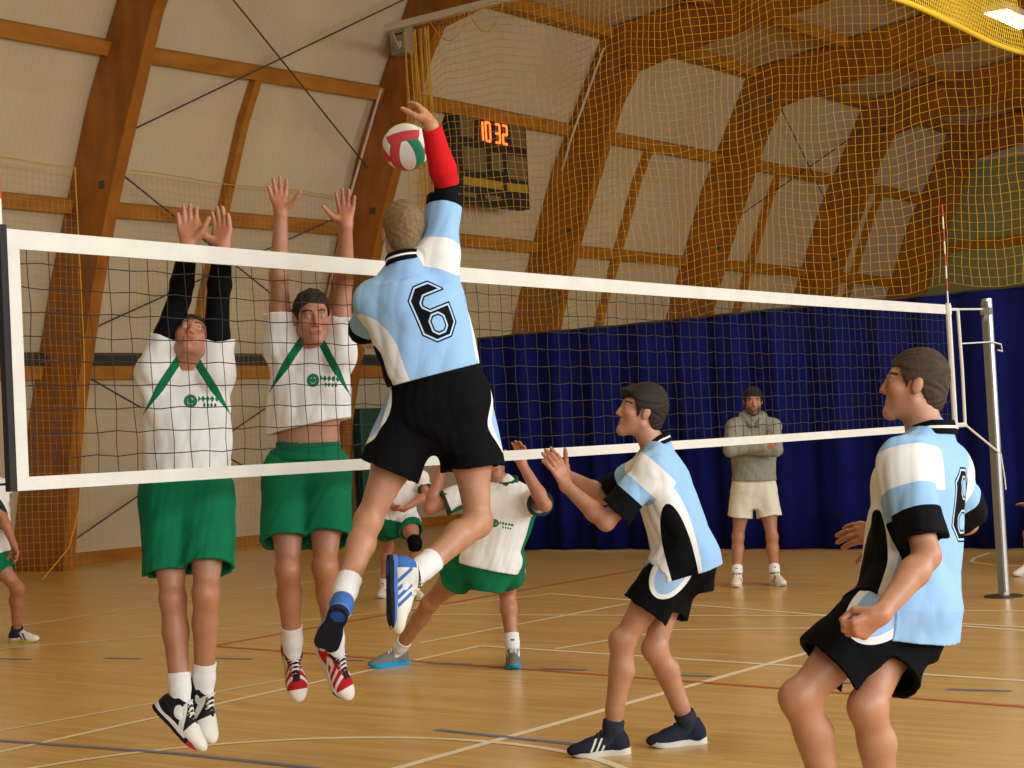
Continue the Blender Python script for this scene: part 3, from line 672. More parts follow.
    B.merge(Hd, .022)
    f = {}
    def eye(v, r): a, b, c = loc(v, hc, A); return np.where(b > 0, r-np.sqrt(((np.abs(a)-.031*hs)/1.35)**2+((c-.008*hs)*2.0)**2), -1)
    f['eye'] = lambda v: np.where(loc(v, hc, A)[1] > .05*hs, np.clip(eye(v, .0092*hs), -.05, 1), -.05)
    f['iris'] = lambda v: np.where(loc(v, hc, A)[1] > .05*hs, np.clip(eye(v, .0058*hs), -.05, 1), -.05)
    def brow(v):
        a, b, c = loc(v, hc, A); q = np.abs(a)/hs; z = .031+.006*np.sin(np.clip((q-.012)/.04, 0, 1)*math.pi); d = .0045-np.abs(c/hs-z)
        return np.where((b > .04*hs), np.minimum(np.minimum(d, .054-q), q-.011), -.02)
    f['brow'] = brow
    def lip(v):
        a, b, c = loc(v, hc, A); d = .0100*(1-(a/(.026*hs))**2)-np.abs(c/hs+.0615); return np.where((b > .05*hs) & (np.abs(a) < .026*hs), np.clip(d, -.02, 1), -.02)
    f['lip'] = lip
    def flush(v):
        o = np.zeros(len(v))
        for q in 'RL':
            for nm, r, w in (('kn', .06, .3), ('el', .05, .4)):
                if nm+q in J: o = np.maximum(o, w*np.exp(-((np.linalg.norm(v-J[nm+q], axis=1)/(r*s))**2)))
            if 'wr'+q in J: o = np.maximum(o, .5*np.exp(-((np.linalg.norm(v-J['wr'+q]-nrm(J['wr'+q]-J['el'+q])*.09*s, axis=1)/(.09*s))**2)))
        a, b, c = loc(v, hc, A); ck = np.exp(-(((np.abs(a)-.042*hs)/.025)**2+((c+.02*hs)/.025)**2))*(b > 0)*(np.abs(b) < .13)*(np.abs(c) < .13)
        ns_ = np.exp(-((a/.018)**2+((c+.02*hs)/.022)**2))*(b > .07*hs)*(np.abs(c) < .1)*(b < .15)
        return np.maximum(o, .75*np.maximum(ck, ns_))
    f['flush'] = flush
    if P.get('stubble'):
        def stub(v):
            a, b, c = loc(v, hc, A); z = c/hs; y = b/hs; m = np.clip((-.035-z)/.02, 0, 1)*np.clip((y+.02)/.03, 0, 1)*(np.abs(a) < .1)*(z > -.16)*np.clip((.14+z)/.02, 0, 1)
            side = np.clip((-.0-z)/.03, 0, 1)*np.clip(1-np.abs(y-.01)/.03, 0, 1)*(np.abs(a) > .045*hs)*(np.abs(a) < .1)*(z > -.14)
            return P['stubble']*np.maximum(m, side)
        f['stubble'] = stub
    mesh_from('body', B, m_skin, root, f); del B
    # ---------------- hair
    if P.get('hair') is not None:
        hm, hw = P['hair'], P.get('hairspec', {}); th = hw.get('th', .012); hh = h*.75
        Fh_ = Fld(hc-.2*hs, hc+.2*hs, hh); Fh_.add(ell(H(0, -.014, .038), A, (np.array([.0755, .0945, .0865])+np.array([th*.8, th, th*hw.get('top', 1.5)]))*hs))
        Fh_.add(ell(H(0, -.05, -.02), A, np.array([.062, .06, .075])*hs), .02)
        if 'fringe' in hw: Fh_.add(ell(H(0, .055, .085), A, np.array([.062, .05, .035*hw['fringe']])*hs), .03)
        ys = np.array([-.12, -.06, -.03, -.012, .012, .022, .05, .085]); zz = np.array([-.082, -.078, -.02, .018, .022, -.012+hw.get('side', .0), .050, .066-hw.get('low', 0)])
        def hl(a, x, y, z):
            px, py, pz = x-hc[0], y-hc[1], z-hc[2]; fa = (px*A[0][0]+py*A[0][1]+pz*A[0][2])/hs; fb = (px*A[1][0]+py*A[1][1]+pz*A[1][2])/hs; fc = (px*A[2][0]+py*A[2][1]+pz*A[2][2])/hs
            rad = np.maximum(np.abs(fa), .0); n_ = .0018*np.sin(fa*160+5*np.sin(fc*60))+.0035*np.sin(fa*45+fb*30+1)
            cutz = np.interp(fb, ys, zz)+.004*np.sin(fa*90)
            return np.maximum(a+n_*hw.get('rough', 1)*hs, (cutz-fc)*hs*.8)
        Fh_.every(hl); mesh_from('hair', Fh_, hm, root)
    # ---------------- shirt
    J.update(pel=pel, neck=neck, hc=hc); D = dict(P=P, J=J, s=s, sc=sc, TA=TA, HA=HA, tp=tp, h=h, root=root, tl=tl, A=A, hs=hs, Fh=Fh, Rh=Rh, UH=UH, BT=BT, BL=BL)
    shorts(D); shirt(D)
    for q in 'RL': shoe(D, q)
    for q, spec in P.get('sleeves', {}).items():
        for (nm, t0, t1, m_, ex) in spec:
            def pt(u): return J['sh'+q]+(J['el'+q]-J['sh'+q])*u if u <= 1 else J['el'+q]+(J['wr'+q]-J['el'+q])*(u-1)
            def rad(u): return float(np.interp(u, [0, .5, 1, 1.28, 2], [.056, .050, .042, .046, .030]))*s+ex
            ks = [t0]+[u for u in (.5, 1, 1.28) if t0 < u < t1]+[t1]; L = np.array([pt(u) for u in ks])
            S = Fld(L.min(0)-.13, L.max(0)+.13, h)
            for u, w in zip(ks[:-1], ks[1:]): S.add(rc(pt(u), pt(w), rad(u), rad(w)), .012)
            d0 = nrm(pt(t0+.02)-pt(t0)); d1 = nrm(pt(t1)-pt(t1-.02))
            S.cut(half(pt(t0)+d0*.0, -d0, .1)) ; S.cut(half(pt(t1)-d1*.0, d1, .1)); wrinkle(S, .0022, 7); o = mesh_from(nm, S, m_, root)
    for nm, q, m_ in P.get('pads', ()):
        kn = J['kn'+q]; d = nrm(J['an'+q]-kn); dt = nrm(kn-J['hip'+q]); S = Fld(kn-.2, kn+.2, h); S.add(rc(kn-dt*.05*s, kn, .070*s, .066*s)); S.add(rc(kn, kn+d*.06*s, .066*s, .064*s), .02); S.cut(half(kn-dt*.055*s, -dt, .12)); S.cut(half(kn+d*.065*s, d, .12)); mesh_from(nm, S, m_, root)
    return D

def shirt(D):
    P, J, s, TA, tp, sc = D['P'], D['J'], D['s'], D['TA'], D['tp'], D['sc']; g = P['shirt']; pel, neck = J['pel'], J['neck']; U = TA[2]; Rc, Fc = TA[0], TA[1]
    hem = g.get('hem', -.10); long = g.get('long', False); sl = g.get('sleeve', .75); ez = g.get('ease', 1.0)
    pts = [pel+U*hem*s, neck+U*.05*s, J['shR'], J['shL']]+[J['el'+q] for q in 'RL' if 'el'+q in J]+([J['wr'+q] for q in 'RL'] if long else [])
    pts = np.array(pts); S = Fld(pts.min(0)-.27*s, pts.max(0)+.27*s, D['h'])
    prof = [-.30, -.02, .10, .26, .38, .47]; vs = np.array(sorted([hem]+[q for q in prof if q > hem+.01])); v2 = vs*sc*s
    ws = np.interp(vs, prof, [.198, .196, .178, .172, .168, .11])*s*ez; ds = np.interp(vs, prof, [.156, .154, .138, .134, .122, .08])*s*ez; bs = np.interp(vs, prof, [-.012, -.012, .002, .01, .008, 0])*s
    T = tube(pel, TA, v2, ws, ds, bs, 2.3); S.add(T)
    S.add(rc(J['shL']*.75+neck*.25-U*.02*s, J['shR']*.75+neck*.25-U*.02*s, .068*s, .068*s), .06)
    for k in (1, -1): S.add(ell(tp(.065*k, .075, .36), TA, np.array([.082, .050, .075])*s), .03)
    for q in 'RL': S.add(rc(neck+U*.006*s, J['sh'+q], .061*s, .067*s), .04); S.add(rc(J['sh'+q]-U*.03*s, tp(.118 if q == 'R' else -.118, 0, .16), .058*s, .056*s), .06)
    arms = S.like(); cuffs = []
    for q in 'RL':
        if 'el'+q not in J: continue
        sh, el, wr = J['sh'+q], J['el'+q], J['wr'+q]; d = nrm(el-sh)
        if long:
            X = S.like(); X.add(rc(sh, el, .075*s, .060*s)); X.add(rc(el, wr, .062*s, .046*s), .02); arms.merge(X, 0)
        else:
            e = sh+(el-sh)*(sl+.1); X = S.like(); X.add(rc(sh, e, .064*s, g.get('cuff', .077)*s)); c = sh+(el-sh)*sl; X.cut(half(c, d, .15)); arms.merge(X, 0); cuffs.append((c, d))
    S.merge(arms, (.035 if P.get('liftR', 0) < .05 else .07)*s)
    wrinkle(S, g.get('amp', .011), g.get('seed', 1), g.get('freq', 1.0), axis=U)
    X, Y, Z = np.broadcast_arrays(S.ax[0][:, None, None], S.ax[1][None, :, None], S.ax[2][None, None, :])
    vv = ((X-pel[0])*U[0]+(Y-pel[1])*U[1]+(Z-pel[2])*U[2])/(s*sc)
    und = np.minimum(D['BT'].onto(S), D['SH'].onto(S)); ok = (S.a < .055) & (vv < .538) & (vv > hem)
    S.a = np.where(ok, smin(S.a, und-.007, .012), S.a).astype(np.float32)
    # open hem and cuffs : hollow the last centimetres
    h0 = pel+U*v2[0]
    hd = g.get('hemtilt'); hn = -U if hd is None else nrm(-U+Rc*hd[0]+Fc*hd[1]); hcut = h0+U*.02*s+hn*0
    if g.get('hemlift'): hcut = hcut+U*g['hemlift']*s
    S.cut(half(hcut, hn, .45))
    X, Y, Z = np.broadcast_arrays(S.ax[0][:, None, None], S.ax[1][None, :, None], S.ax[2][None, None, :])
    for c, d in cuffs:
        dc = (X-c[0])*d[0]+(Y-c[1])*d[1]+(Z-c[2])*d[2]; r = np.sqrt(np.maximum((X-c[0])**2+(Y-c[1])**2+(Z-c[2])**2-dc**2, 0)); pk = np.maximum(np.maximum(r-(g.get('cuff', .079)*s-max(.024, 3*S.h)), -dc-.05), dc-.05); S.a = np.maximum(S.a, -pk).astype(np.float32)
    # hem pocket : follow the tube a little narrower
    fnT = tube(pel, TA, np.array([hem-.2, hem+g.get('hemlift', 0)+.06])*sc*s, [np.interp(hem+g.get('hemlift', 0), vs, ws)-max(.028, 3*S.h)]*2, [np.interp(hem+g.get('hemlift', 0), vs, ds)-max(.028, 3*S.h)]*2, None, 2.3); S.cut(fnT)
    # fields
    c0 = pel
    def tl_(v): a, b, c = loc(v, c0, TA); return a/s, b/s, c/(s*sc)
    def arm_t(v):
        bt, bd = np.full(len(v), -1.0), np.full(len(v), 1.0)
        for q in 'RL':
            if 'el'+q not in J: continue
            t_, d, L = seg_t(v, J['sh'+q], J['el'+q]); m_ = d < bd; bt = np.where(m_, t_/s, bt); bd = np.where(m_, d, bd)
        return bt, .104*s-bd
    f = {}
    for k, fn in g['fields'](tl_, arm_t, D).items(): f[k] = fn
    o = mesh_from(g['name'], S, g['mat'], D['root'], f)
    if g.get('hood'):
        K = Fld(neck-.3*s, neck+.3*s, D['h'])
        for i in range(9):
            a0, a1 = [math.radians(200+ (i+q)*140/9.0*1.0) for q in (0, 1)]; f0 = lambda a: neck+Rc*math.cos(a)*.10*s+Fc*(math.sin(a)*.085+.01)*s+U*(.02+.02*(-math.sin(a)))*s
            K.add(rc(f0(a0), f0(a1), .034*s, .034*s), .03)
        for k in (1, -1): K.add(rc(neck+Rc*.094*k*s+Fc*.0*s+U*.02*s, neck+Rc*.03*k*s+Fc*.11*s-U*.055*s, .034*s, .024*s), .03)
        wrinkle(K, .004, 8); mesh_from('hood', K, g['mat'], o)
    # collar
    if g.get('collar') is not None:
        up = nrm(nrm(J['hc']-neck)*.4+U*.6); K = Fld(neck-.2*s, neck+.2*s, D['h']*.8)
        c1 = neck+up*.034*s; EA = np.array([Rc, nrm(np.cross(up, Rc)), up])
        def ringf(x, y, z):
            px, py, pz = x-c1[0], y-c1[1], z-c1[2]; a = px*EA[0][0]+py*EA[0][1]+pz*EA[0][2]; b = px*EA[1][0]+py*EA[1][1]+pz*EA[1][2]; c = px*EA[2][0]+py*EA[2][1]+pz*EA[2][2]
            b = b*np.sign(EA[1]@Fc); r = np.sqrt(a*a+b*b); c = c+.25*np.maximum(b, -.03*s)*1.0
            return np.maximum(np.abs(r-.068*s+.25*c)-.009*s, np.abs(c)-.022*s)
        K.add((ringf, neck-.12*s, neck+.12*s))
        def band(v): 
            a, b, c = loc(v, c1, EA); b = b*np.sign(EA[1]@Fc); c = c+.25*np.maximum(b, -.03*s); return .0042*s-np.abs(c+.000)
        mesh_from('collar', K, g['collar'], D['root'], {'stripe': band})
    return o

def shorts(D):
    P, J, s, HA = D['P'], D['J'], D['s'], D['HA']; g = P['shorts']; pel = J['pel']; Fh, Rh, UH = D['Fh'], D['Rh'], D['UH']; ln = g.get('len', .62); fl = g.get('flare', .118)
    pts = np.array([pel+UH*.2*s, pel-UH*.1, J['knR'], J['knL']]); S = Fld(pts.min(0)-.22*s, pts.max(0)+.22*s, D['h'])
    top = g.get('top', .13)
    S.add(tube(pel, HA, np.array([-.19, -.03, .06, top])*s, np.array([.11, .180, .168, .154])*s, np.array([.10, .138, .122, .108])*s, np.array([-.01, -.012, -.005, 0])*s, 2.2))
    legs = S.like(); ends = []
    for q, k in (('R', 1), ('L', -1)):
        hp, kn = J['hip'+q], J['kn'+q]; d = nrm(kn-hp); e = hp+(kn-hp)*(ln+.12); c = hp+(kn-hp)*ln
        X = S.like(); X.add(rc(hp+Rh*k*.006*s+UH*.02*s, e+Rh*k*.004*s, .102*s, fl*s)); 
        out = nrm(d + .12*k*Rh*0); X.cut(half(c, out, .3)); legs.merge(X, .03); ends.append((c+Rh*k*.008*s, out, q))
    S.merge(legs, .05*s)
    for k in (1, -1): S.add(ell(pel+Rh*.075*k*s-Fh*.06*s-UH*.03*s, HA, np.array([.090, .072, .092])*s), .05)
    wrinkle(S, g.get('amp', .010), g.get('seed', 3), 1.0, axis=UH)
    S.a = np.where((S.a < .05), smin(S.a, np.where(S.a < .05, D['BL'].onto(S)-.007, 1), .012), S.a).astype(np.float32)
    for c, d, q in ends:
        kn = J['kn'+q]; Z_ = S.like(); i_, hv = S.ev(half(c, d, .24), 0); Z_.a[i_] = hv; Y_ = S.like(); j_, bv = S.ev(rc(c, kn, .108*s, .100*s), .02); Y_.a[j_] = bv; S.a = np.maximum(S.a, -np.maximum(Z_.a, Y_.a))
    D['SH'] = S
    X, Y, Z = np.broadcast_arrays(S.ax[0][:, None, None], S.ax[1][None, :, None], S.ax[2][None, None, :])
    for c, d, q in ends:
        dc = (X-c[0])*d[0]+(Y-c[1])*d[1]+(Z-c[2])*d[2]; r = np.sqrt(np.maximum((X-c[0])**2+(Y-c[1])**2+(Z-c[2])**2-dc**2, 0))
        S.a = np.maximum(S.a, -np.maximum(np.maximum(r-(fl*s-max(.026, 3*S.h)), -dc-.06), dc-.08)).astype(np.float32)
    f = {}
    def side(q):
        hp, kn = J['hip'+q], J['kn'+q]; d = nrm(kn-hp); k = 1 if q == 'R' else -1
        sdv = nrm(Rh*k-d*(Rh@d)*k); frv = np.cross(d, sdv); L = np.linalg.norm(kn-hp)
        def fn(v, grow):
            w = (v-hp)@d/s; a = (v-hp)@sdv/s; b = (v-hp)@frv/s
            e = 1-np.sqrt(((b-.01)/(.085+grow))**2+((w-.10)/(.135+grow))**2); return np.where(a > .03, np.minimum(e, .3)*.07, -.05)
        return fn
    if g.get('insert'):
        f['edge'] = lambda v: np.maximum(side('R')(v, .0), side('L')(v, .0)); f['inset'] = lambda v: np.maximum(side('R')(v, -.022), side('L')(v, -.022))
    o = mesh_from('shorts', S, g['mat'], D['root'], f)
    W = Fld(pel-.3*s, pel+.3*s, D['h']); W.add(tube(pel, HA, np.array([top-.035, top])*s, np.array([.170, .165])*s, np.array([.124, .119])*s, None, 2.2)); mesh_from('waistband', W, g.get('band', g['mat']), o, f and {k: (lambda v: np.full(len(v), -1.0)) for k in f})

def shoe(D, q):
    P, J, s = D['P'], D['J'], D['s']; g = P['shoe']; an = J['an'+q]; A = J['ft'+q]; k = 1 if q == 'R' else -1; h = min(D['h'], P.get('shvox', .005))
    o0 = an - A[2]*.088*s
    def sp(t, a, z): return o0+(A[1]*t+A[0]*a+A[2]*z)*s
    lo, hi = an-.36*s, an+.36*s
    # sock
    kn = J['kn'+q]; d = nrm(an-kn); top = an-d*P.get('sock', .12)*s
    if P.get('sock', .12) > .0:
        S = Fld(np.minimum(an, top)-.12, np.maximum(an, top)+.12, h); S.add(rc(top-d*.02, an*.5+top*.5, P.get('sockr', .052)*s, .0445*s)); S.add(rc(an*.5+top*.5, an, .0445*s, .041*s), .02); S.add(rc(an-A[2]*.03*s, sp(.05, 0, .05), .038*s, .034*s), .02)
        S.cut(half(top, -d, .1)); wrinkle(S, .0016, 5, 1.6)
        mesh_from('sock', S, P['sockmat'], D['root'], {'mark': lambda v: np.where((v-an)@A[1] > 0, np.minimum(.006-np.abs((v-top)@d-.05*s), .013-np.abs((v-an)@A[0])), -.02)})
    U_ = Fld(lo, hi, h)
    U_.add(ell(sp(-.030, 0, .050), A[[0, 1, 2]], np.array([.036, .048, .055])*s)); U_.add(rc(sp(-.03, 0, .042), sp(.11, .004*k*-1, .036), .036*s, .037*s), .03)
    U_.add(ell(sp(.135, -.006*k, .032), A, np.array([.047, .078, .034])*s), .03); U_.add(rc(sp(-.022, 0, .06), sp(-.008, 0, g.get('top', .112)), .040*s, .043*s), .025); U_.add(rc(sp(.02, 0, .092), sp(.10, 0, .056), .026*s, .024*s), .03)
    U_.cut(half(sp(0, 0, .006), -A[2], .4)); U_.cut(half(sp(-.006, 0, g.get('top', .112)), nrm(A[2]-A[1]*.15), .15))
    f = {}
    def L(v): a, b, c = loc(v, o0, A); return a/s*k, b/s, c/s        # a>0 : outer side
    for nm, fn in g.get('fields', {}).items(): f[nm] = (lambda fn: lambda v: fn(*L(v)))(fn)
    up = mesh_from('shoe', U_, g['mat'], D['root'], f)
    So = Fld(lo, hi, h); o_ = sp(0, 0, 0)
    def sole(x, y, z):
        px, py, pz = x-o_[0], y-o_[1], z-o_[2]; a = (px*A[0][0]+py*A[0][1]+pz*A[0][2])/s; b = (px*A[1][0]+py*A[1][1]+pz*A[1][2])/s; c = (px*A[2][0]+py*A[2][1]+pz*A[2][2])/s
        a = a+.006*k*np.clip(b/.1, -.3, 1.5); t = np.clip((b+.035)/.17, 0, 1); r = .039+.010*np.sin(t*math.pi*.5)**2 - .006*np.exp(-((t-.4)/.2)**2); d = np.sqrt((b+.035-t*.17)**2*.62+a*a)-r
        spring = .018*np.clip((b-.13)/.08, 0, 1.2)**2; c = c-spring
        return np.maximum(d, np.abs(c-.012)-.017+.004*np.clip(b/.15, 0, 1))*s*.9
    So.add((sole, np.minimum(sp(-.2, -.1, -.1), sp(.3, .1, .1)).clip(lo)-.05, np.maximum(hi, hi)))
    fs = {}
    for nm, fn in g.get('sole_fields', {}).items(): fs[nm] = (lambda fn: lambda v: fn(*L(v)))(fn)
    mesh_from('sole', So, g['sole'], up, fs)
    lc = MB()
    for i in range(5):
        b = .028+.018*i; z = .1235-.0120*i; w = .023
        for sg in (1, -1): lc.tube([sp(b+.007*sg, -w, z-.016), sp(b+.003*sg, -w*.5, z-.002), sp(b, 0, z+.002), sp(b-.003*sg, w*.5, z-.002), sp(b-.007*sg, w, z-.016)], .004*s, 5)
    lc.tube([sp(.022, -.03, .112), sp(.02, -.012, .132), sp(.026, .0, .124), sp(.02, .014, .134), sp(.024, .032, .11)], .0032*s, 5)
    lc.build('laces', g['lace'], up, smooth=True)
# ------------------------------------------------------------------ the players
BLUE, WHITEC, BLACKC = (.30, .52, .80), (.80, .79, .77), (.004, .004, .005)
def octo(x, y, w, h, c): return np.maximum(np.maximum(np.abs(x)-w, np.abs(y)-h), (np.abs(x)+np.abs(y)-(w+h-c))/1.414)
def six(x, y):
    return np.maximum(np.maximum(octo(x, y, .088, .128, .05), -octo(x, y+.055, .026, .032, .014)), -octo(x-.045, y-.040, .075, .026, .02))
def eight(x, y):
    return np.maximum(np.maximum(octo(x, y, .088, .128, .05), -octo(x, y+.058, .028, .028, .014)), -octo(x, y-.058, .028, .028, .014))
def team_blue(glyph=None, a0=0, v0=.30, sz=1.0, sw=(.0, .10, .17), rot=0.0, wl=.115, fb=.0, swl=None):
    def fields(tl_, arm_t, D):
        def back(v):
            a, b, w = tl_(v)
            x, y = (a-a0)/sz, (w-v0)/sz; return np.where(b < .02, -glyph(x*math.cos(rot)+y*math.sin(rot), y*math.cos(rot)-x*math.sin(rot))*sz, -.05)
        def white(v): a, b, w = tl_(v); return np.where(np.abs(a) > .04, .09*(1-np.sqrt(((b-.05-fb)/np.where(a < 0, wl, .115))**2+(np.minimum(w-.10, 0)/.5)**2+(np.maximum(w-.10, 0)/.30)**2)), -.05)
        def flank(v): a, b, w = tl_(v); return np.where(np.abs(a) > .05, .07*(1-np.sqrt(((b-.025-fb)/.065)**2+(np.minimum(w-.02, 0)/.4)**2+(np.maximum(w-.02, 0)/.25)**2)), -.05)
        f = {'white': white, 'flank': flank, 'sw': lambda v: np.minimum(np.minimum(arm_t(v)[0]-(sw[0] if swl is None else np.where(tl_(v)[0] < 0, swl, sw[0])), sw[1]+(0 if swl is None else .07*(tl_(v)[0] < 0))-arm_t(v)[0]), arm_t(v)[1]+.02), 'sb': lambda v: np.minimum(arm_t(v)[0]-sw[1], arm_t(v)[1]), 'sk': lambda v: np.minimum(arm_t(v)[0]-sw[2], arm_t(v)[1])}
        if glyph: f['n0'] = back; f['n1'] = lambda v: back(v)-.006; f['n2'] = lambda v: back(v)-.0125
        return f
    return fields
M_BLUE = layered('light_blue_jersey', BLUE, [('white', WHITEC), ('flank', BLACKC), ('sw', WHITEC), ('sb', BLUE), ('sk', BLACKC), ('n0', BLACKC), ('n1', (.45, .62, .82)), ('n2', BLACKC)], .75, .12, 14)
M_COLL = layered('black_collar', BLACKC, [('stripe', WHITEC)], .8, .1)
M_BSH = layered('black_shorts', (.0035, .0035, .0045), [('edge', WHITEC), ('inset', (.33, .52, .78))], .8, .12, 14)
GREEN = (.006, .165, .072)
def team_white(kind='raglan', logo=True, la=-.015, lv=.41):
    def fields(tl_, arm_t, D):
        def stripe(v):
            a, b, w = tl_(v); x = np.abs(a); p0 = np.array([.070, .53]); p1 = np.array([.185, .35]); d = p1-p0; L = np.linalg.norm(d); d = d/L
            t = (x-p0[0])*d[0]+(w-p0[1])*d[1]; q = np.abs(-(x-p0[0])*d[1]+(w-p0[1])*d[0]); return np.where(b > -.02, np.minimum(.017*np.clip((L-t)/L*1.6, .1, 1)-q, L-t), -.05)
        def flank(v): a, b, w = tl_(v); return np.where(np.abs(a) > .03, np.minimum(.075-np.abs(b+.01), np.minimum(.40-w, np.abs(a)-.10)), -.05)
        def mark(v):
            a, b, w = tl_(v); x = a-la; y = w-lv; r = np.sqrt(x*x+y*y); ring = np.maximum(.007-np.abs(r-.021), .009-np.abs(r-.002))
            def line(x0, x1, yy, hgt, fr): return np.minimum(np.minimum(x0-x, x-x1), hgt-np.abs(y-yy)+.006*np.sin(x*fr))
            t = np.maximum(line(-.032, -.125, .010, .007, 330), line(-.05, -.115, -.016, .005, 410)); return np.where(b > 0, np.maximum(ring, t), -.03)
        none = lambda v: np.full(len(v), -.05)
        f = {'stripe': stripe if kind == 'raglan' else none, 'flank': flank if kind == 'flank' else none, 'mark': mark if logo else none, 'trim': lambda v: np.minimum(arm_t(v)[0]-(.205 if kind == 'flank' else .5), arm_t(v)[1])}
        return f
    return fields
M_WHITE = layered('white_jersey', (.80, .79, .77), [('stripe', GREEN), ('flank', GREEN), ('mark', (.02, .17, .085)), ('trim', (.02, .05, .04))], .75, .12, 14)
M_GSH = layered('green_shorts', GREEN, [], .7, .12, 14)
M_GCOL = layered('green_collar', (.01, .10, .05), [], .8, .1)
M_WCOL = layered('white_collar', (.76, .75, .72), [], .8, .1)
SOCK = layered('white_sock', (.80, .80, .79), [('mark', (.06, .08, .09))], .85, .3, 60)
GSOCK = layered('dark_sock', (.03, .035, .05), [('mark', (.2, .2, .2))], .85, .3, 60)
LACEW = mat('white_lace', (.78, .77, .72), .8); LACEB = mat('black_lace', (.02, .02, .022), .8); LACEY = mat('cream_lace', (.70, .64, .42), .8)
BLKSL = layered('black_sleeve', (.004, .005, .006), [], .8, .2, 40); REDSL = layered('red_sleeve', (.60, .012, .016), [], .75, .2, 40)
SOLE_B = layered('black_sole', (.012, .014, .02), [('tip', (.45, .02, .02)), ('mid', (.72, .70, .64))], .7, .3, 80); SOLE_N = layered('navy_sole', (.018, .024, .045), [('mid', (.10, .20, .55)), ('heelblue', (.03, .10, .50))], .75, .4, 120)
SOLE_W = layered('pale_sole', (.62, .60, .52), [], .7, .1); SOLE_C = layered('cyan_sole', (.02, .32, .62), [], .6, .1); SOLE_R = layered('white_red_sole', (.70, .66, .60), [('tip', (.03, .02, .025))], .6, .1)
def shoe_bw(a, b, z): return {}
def stripes(n, b0, gap, w, slope, out=True):
    def fn(a, b, z):
        d = np.full(len(a), -.05); 
        for i in range(n): d = np.maximum(d, w-np.abs((b-b0-gap*i)+slope*(z-.05)))
        d = np.minimum(d, np.minimum(z-.024, .082-z)); return np.where((a > .008) if out else (np.abs(a) > .015), d, -.05)
    return fn
def trefoil(a, b, z):
    y = z-.098; x = b+.012; d = np.full(len(a), -.05)
    for q in (-.55, 0, .55):
        px, py = x-math.sin(q)*.010, y-math.cos(q)*.010; u = px*math.sin(q)+py*math.cos(q); w = px*math.cos(q)-py*math.sin(q); d = np.maximum(d, .006*(1-np.sqrt((u/.012)**2+(w/.0065)**2)))
    return np.where(a > .01, np.minimum(d, np.abs(y+.006)-.0012), -.05)
SH_BW = dict(mat=layered('black_white_shoe', (.015, .015, .018), [('pale', (.74, .72, .64))], .5, .2, 60), sole=SOLE_B, lace=LACEW, fields={'pale': lambda a, b, z: np.where(b > .02, np.maximum(.022*np.sin(b*75+z*60)-.008, np.minimum(b-.10, .0+z*.5+.02)), -.02+.0*b) - np.where(np.abs(a) < .008, .01, 0)},
             sole_fields={'tip': lambda a, b, z: np.minimum(b-.14, .012-np.abs(z-.014)), 'mid': lambda a, b, z: np.minimum(z-.012, .12-b)})
SH_RED = dict(mat=layered('red_white_shoe', (.48, .018, .025), [('pale', (.80, .77, .70)), ('dark', (.018, .018, .022))], .5, .2, 60), sole=SOLE_R, lace=LACEW, fields={'pale': lambda a, b, z: np.maximum(stripes(4, .02, .035, .0075, .8, False)(a, b, z), np.minimum(b-.155, z-.0)), 'dark': lambda a, b, z: np.maximum(z-.098, np.minimum(.016-np.abs(a), np.minimum(z-.062, .12-b)))},
              sole_fields={'tip': lambda a, b, z: np.minimum(b-.14, .014-z)})
SH_BLUE = dict(mat=layered('blue_white_shoe', (.76, .75, .68), [('blue', (.05, .16, .50)), ('dark', (.03, .05, .12))], .5, .2, 60), sole=SOLE_N, lace=LACEY, fields={'blue': lambda a, b, z: np.maximum(stripes(4, .0, .03, .008, .9, False)(a, b, z), np.minimum(-.03-b, .1-z)), 'dark': lambda a, b, z: z-.105},
               sole_fields={'mid': lambda a, b, z: np.minimum(z-.013, .01+.0*b), 'heelblue': lambda a, b, z: np.minimum(.028-np.sqrt((b+.035)**2+a*a), .02-z)})
SH_GREY = dict(mat=layered('grey_shoe', (.17, .18, .17), [('blue', (.02, .30, .55)), ('pale', (.5, .5, .46))], .6, .3, 50), sole=SOLE_C, lace=LACEW, fields={'blue': lambda a, b, z: np.maximum(np.minimum(.034-z, .1), stripes(1, .05, .1, .007, .9)(a, b, z)), 'pale': lambda a, b, z: z-.105})
SH_ADI = dict(mat=layered('navy_suede_shoe', (.018, .022, .040), [('stripe', (.72, .66, .55)), ('leaf', (.72, .66, .55))], .75, .25, 70), sole=SOLE_W, lace=LACEB, top=.125, fields={'stripe': stripes(3, .045, .026, .0052, .55), 'leaf': trefoil})
SH_WR = dict(mat=layered('white_red_shoe', (.72, .68, .62), [('red', (.42, .03, .04)), ('dark', (.04, .04, .04))], .6, .2, 50), sole=SOLE_W, lace=LACEW, fields={'red': stripes(3, .02, .04, .009, .8, False), 'dark': lambda a, b, z: z-.103})
SH_WN = dict(mat=layered('white_navy_shoe', (.76, .75, .70), [('navy', (.02, .03, .06))], .6, .2, 50), sole=mat('yellow_green_sole', (.45, .50, .10), .6), lace=LACEW, fields={'navy': lambda a, b, z: np.maximum(np.minimum(.03-b, z-.04), stripes(2, .06, .04, .008, .8)(a, b, z))})
def hair_mat(n, c): return mat(n, c, .65, var=.35, scale=40, stretch=(3, 3, 1), bump=.5, bscale=150, spec=.3)
H_DARK = hair_mat('dark_brown_hair', (.020, .012, .008)); H_BROWN = hair_mat('brown_hair', (.052, .030, .016)); H_BLOND = hair_mat('dark_blond_hair', (.21, .135, .06)); H_BLACK = hair_mat('black_brown_hair', (.014, .010, .008))
SK = (.50, .25, .148)
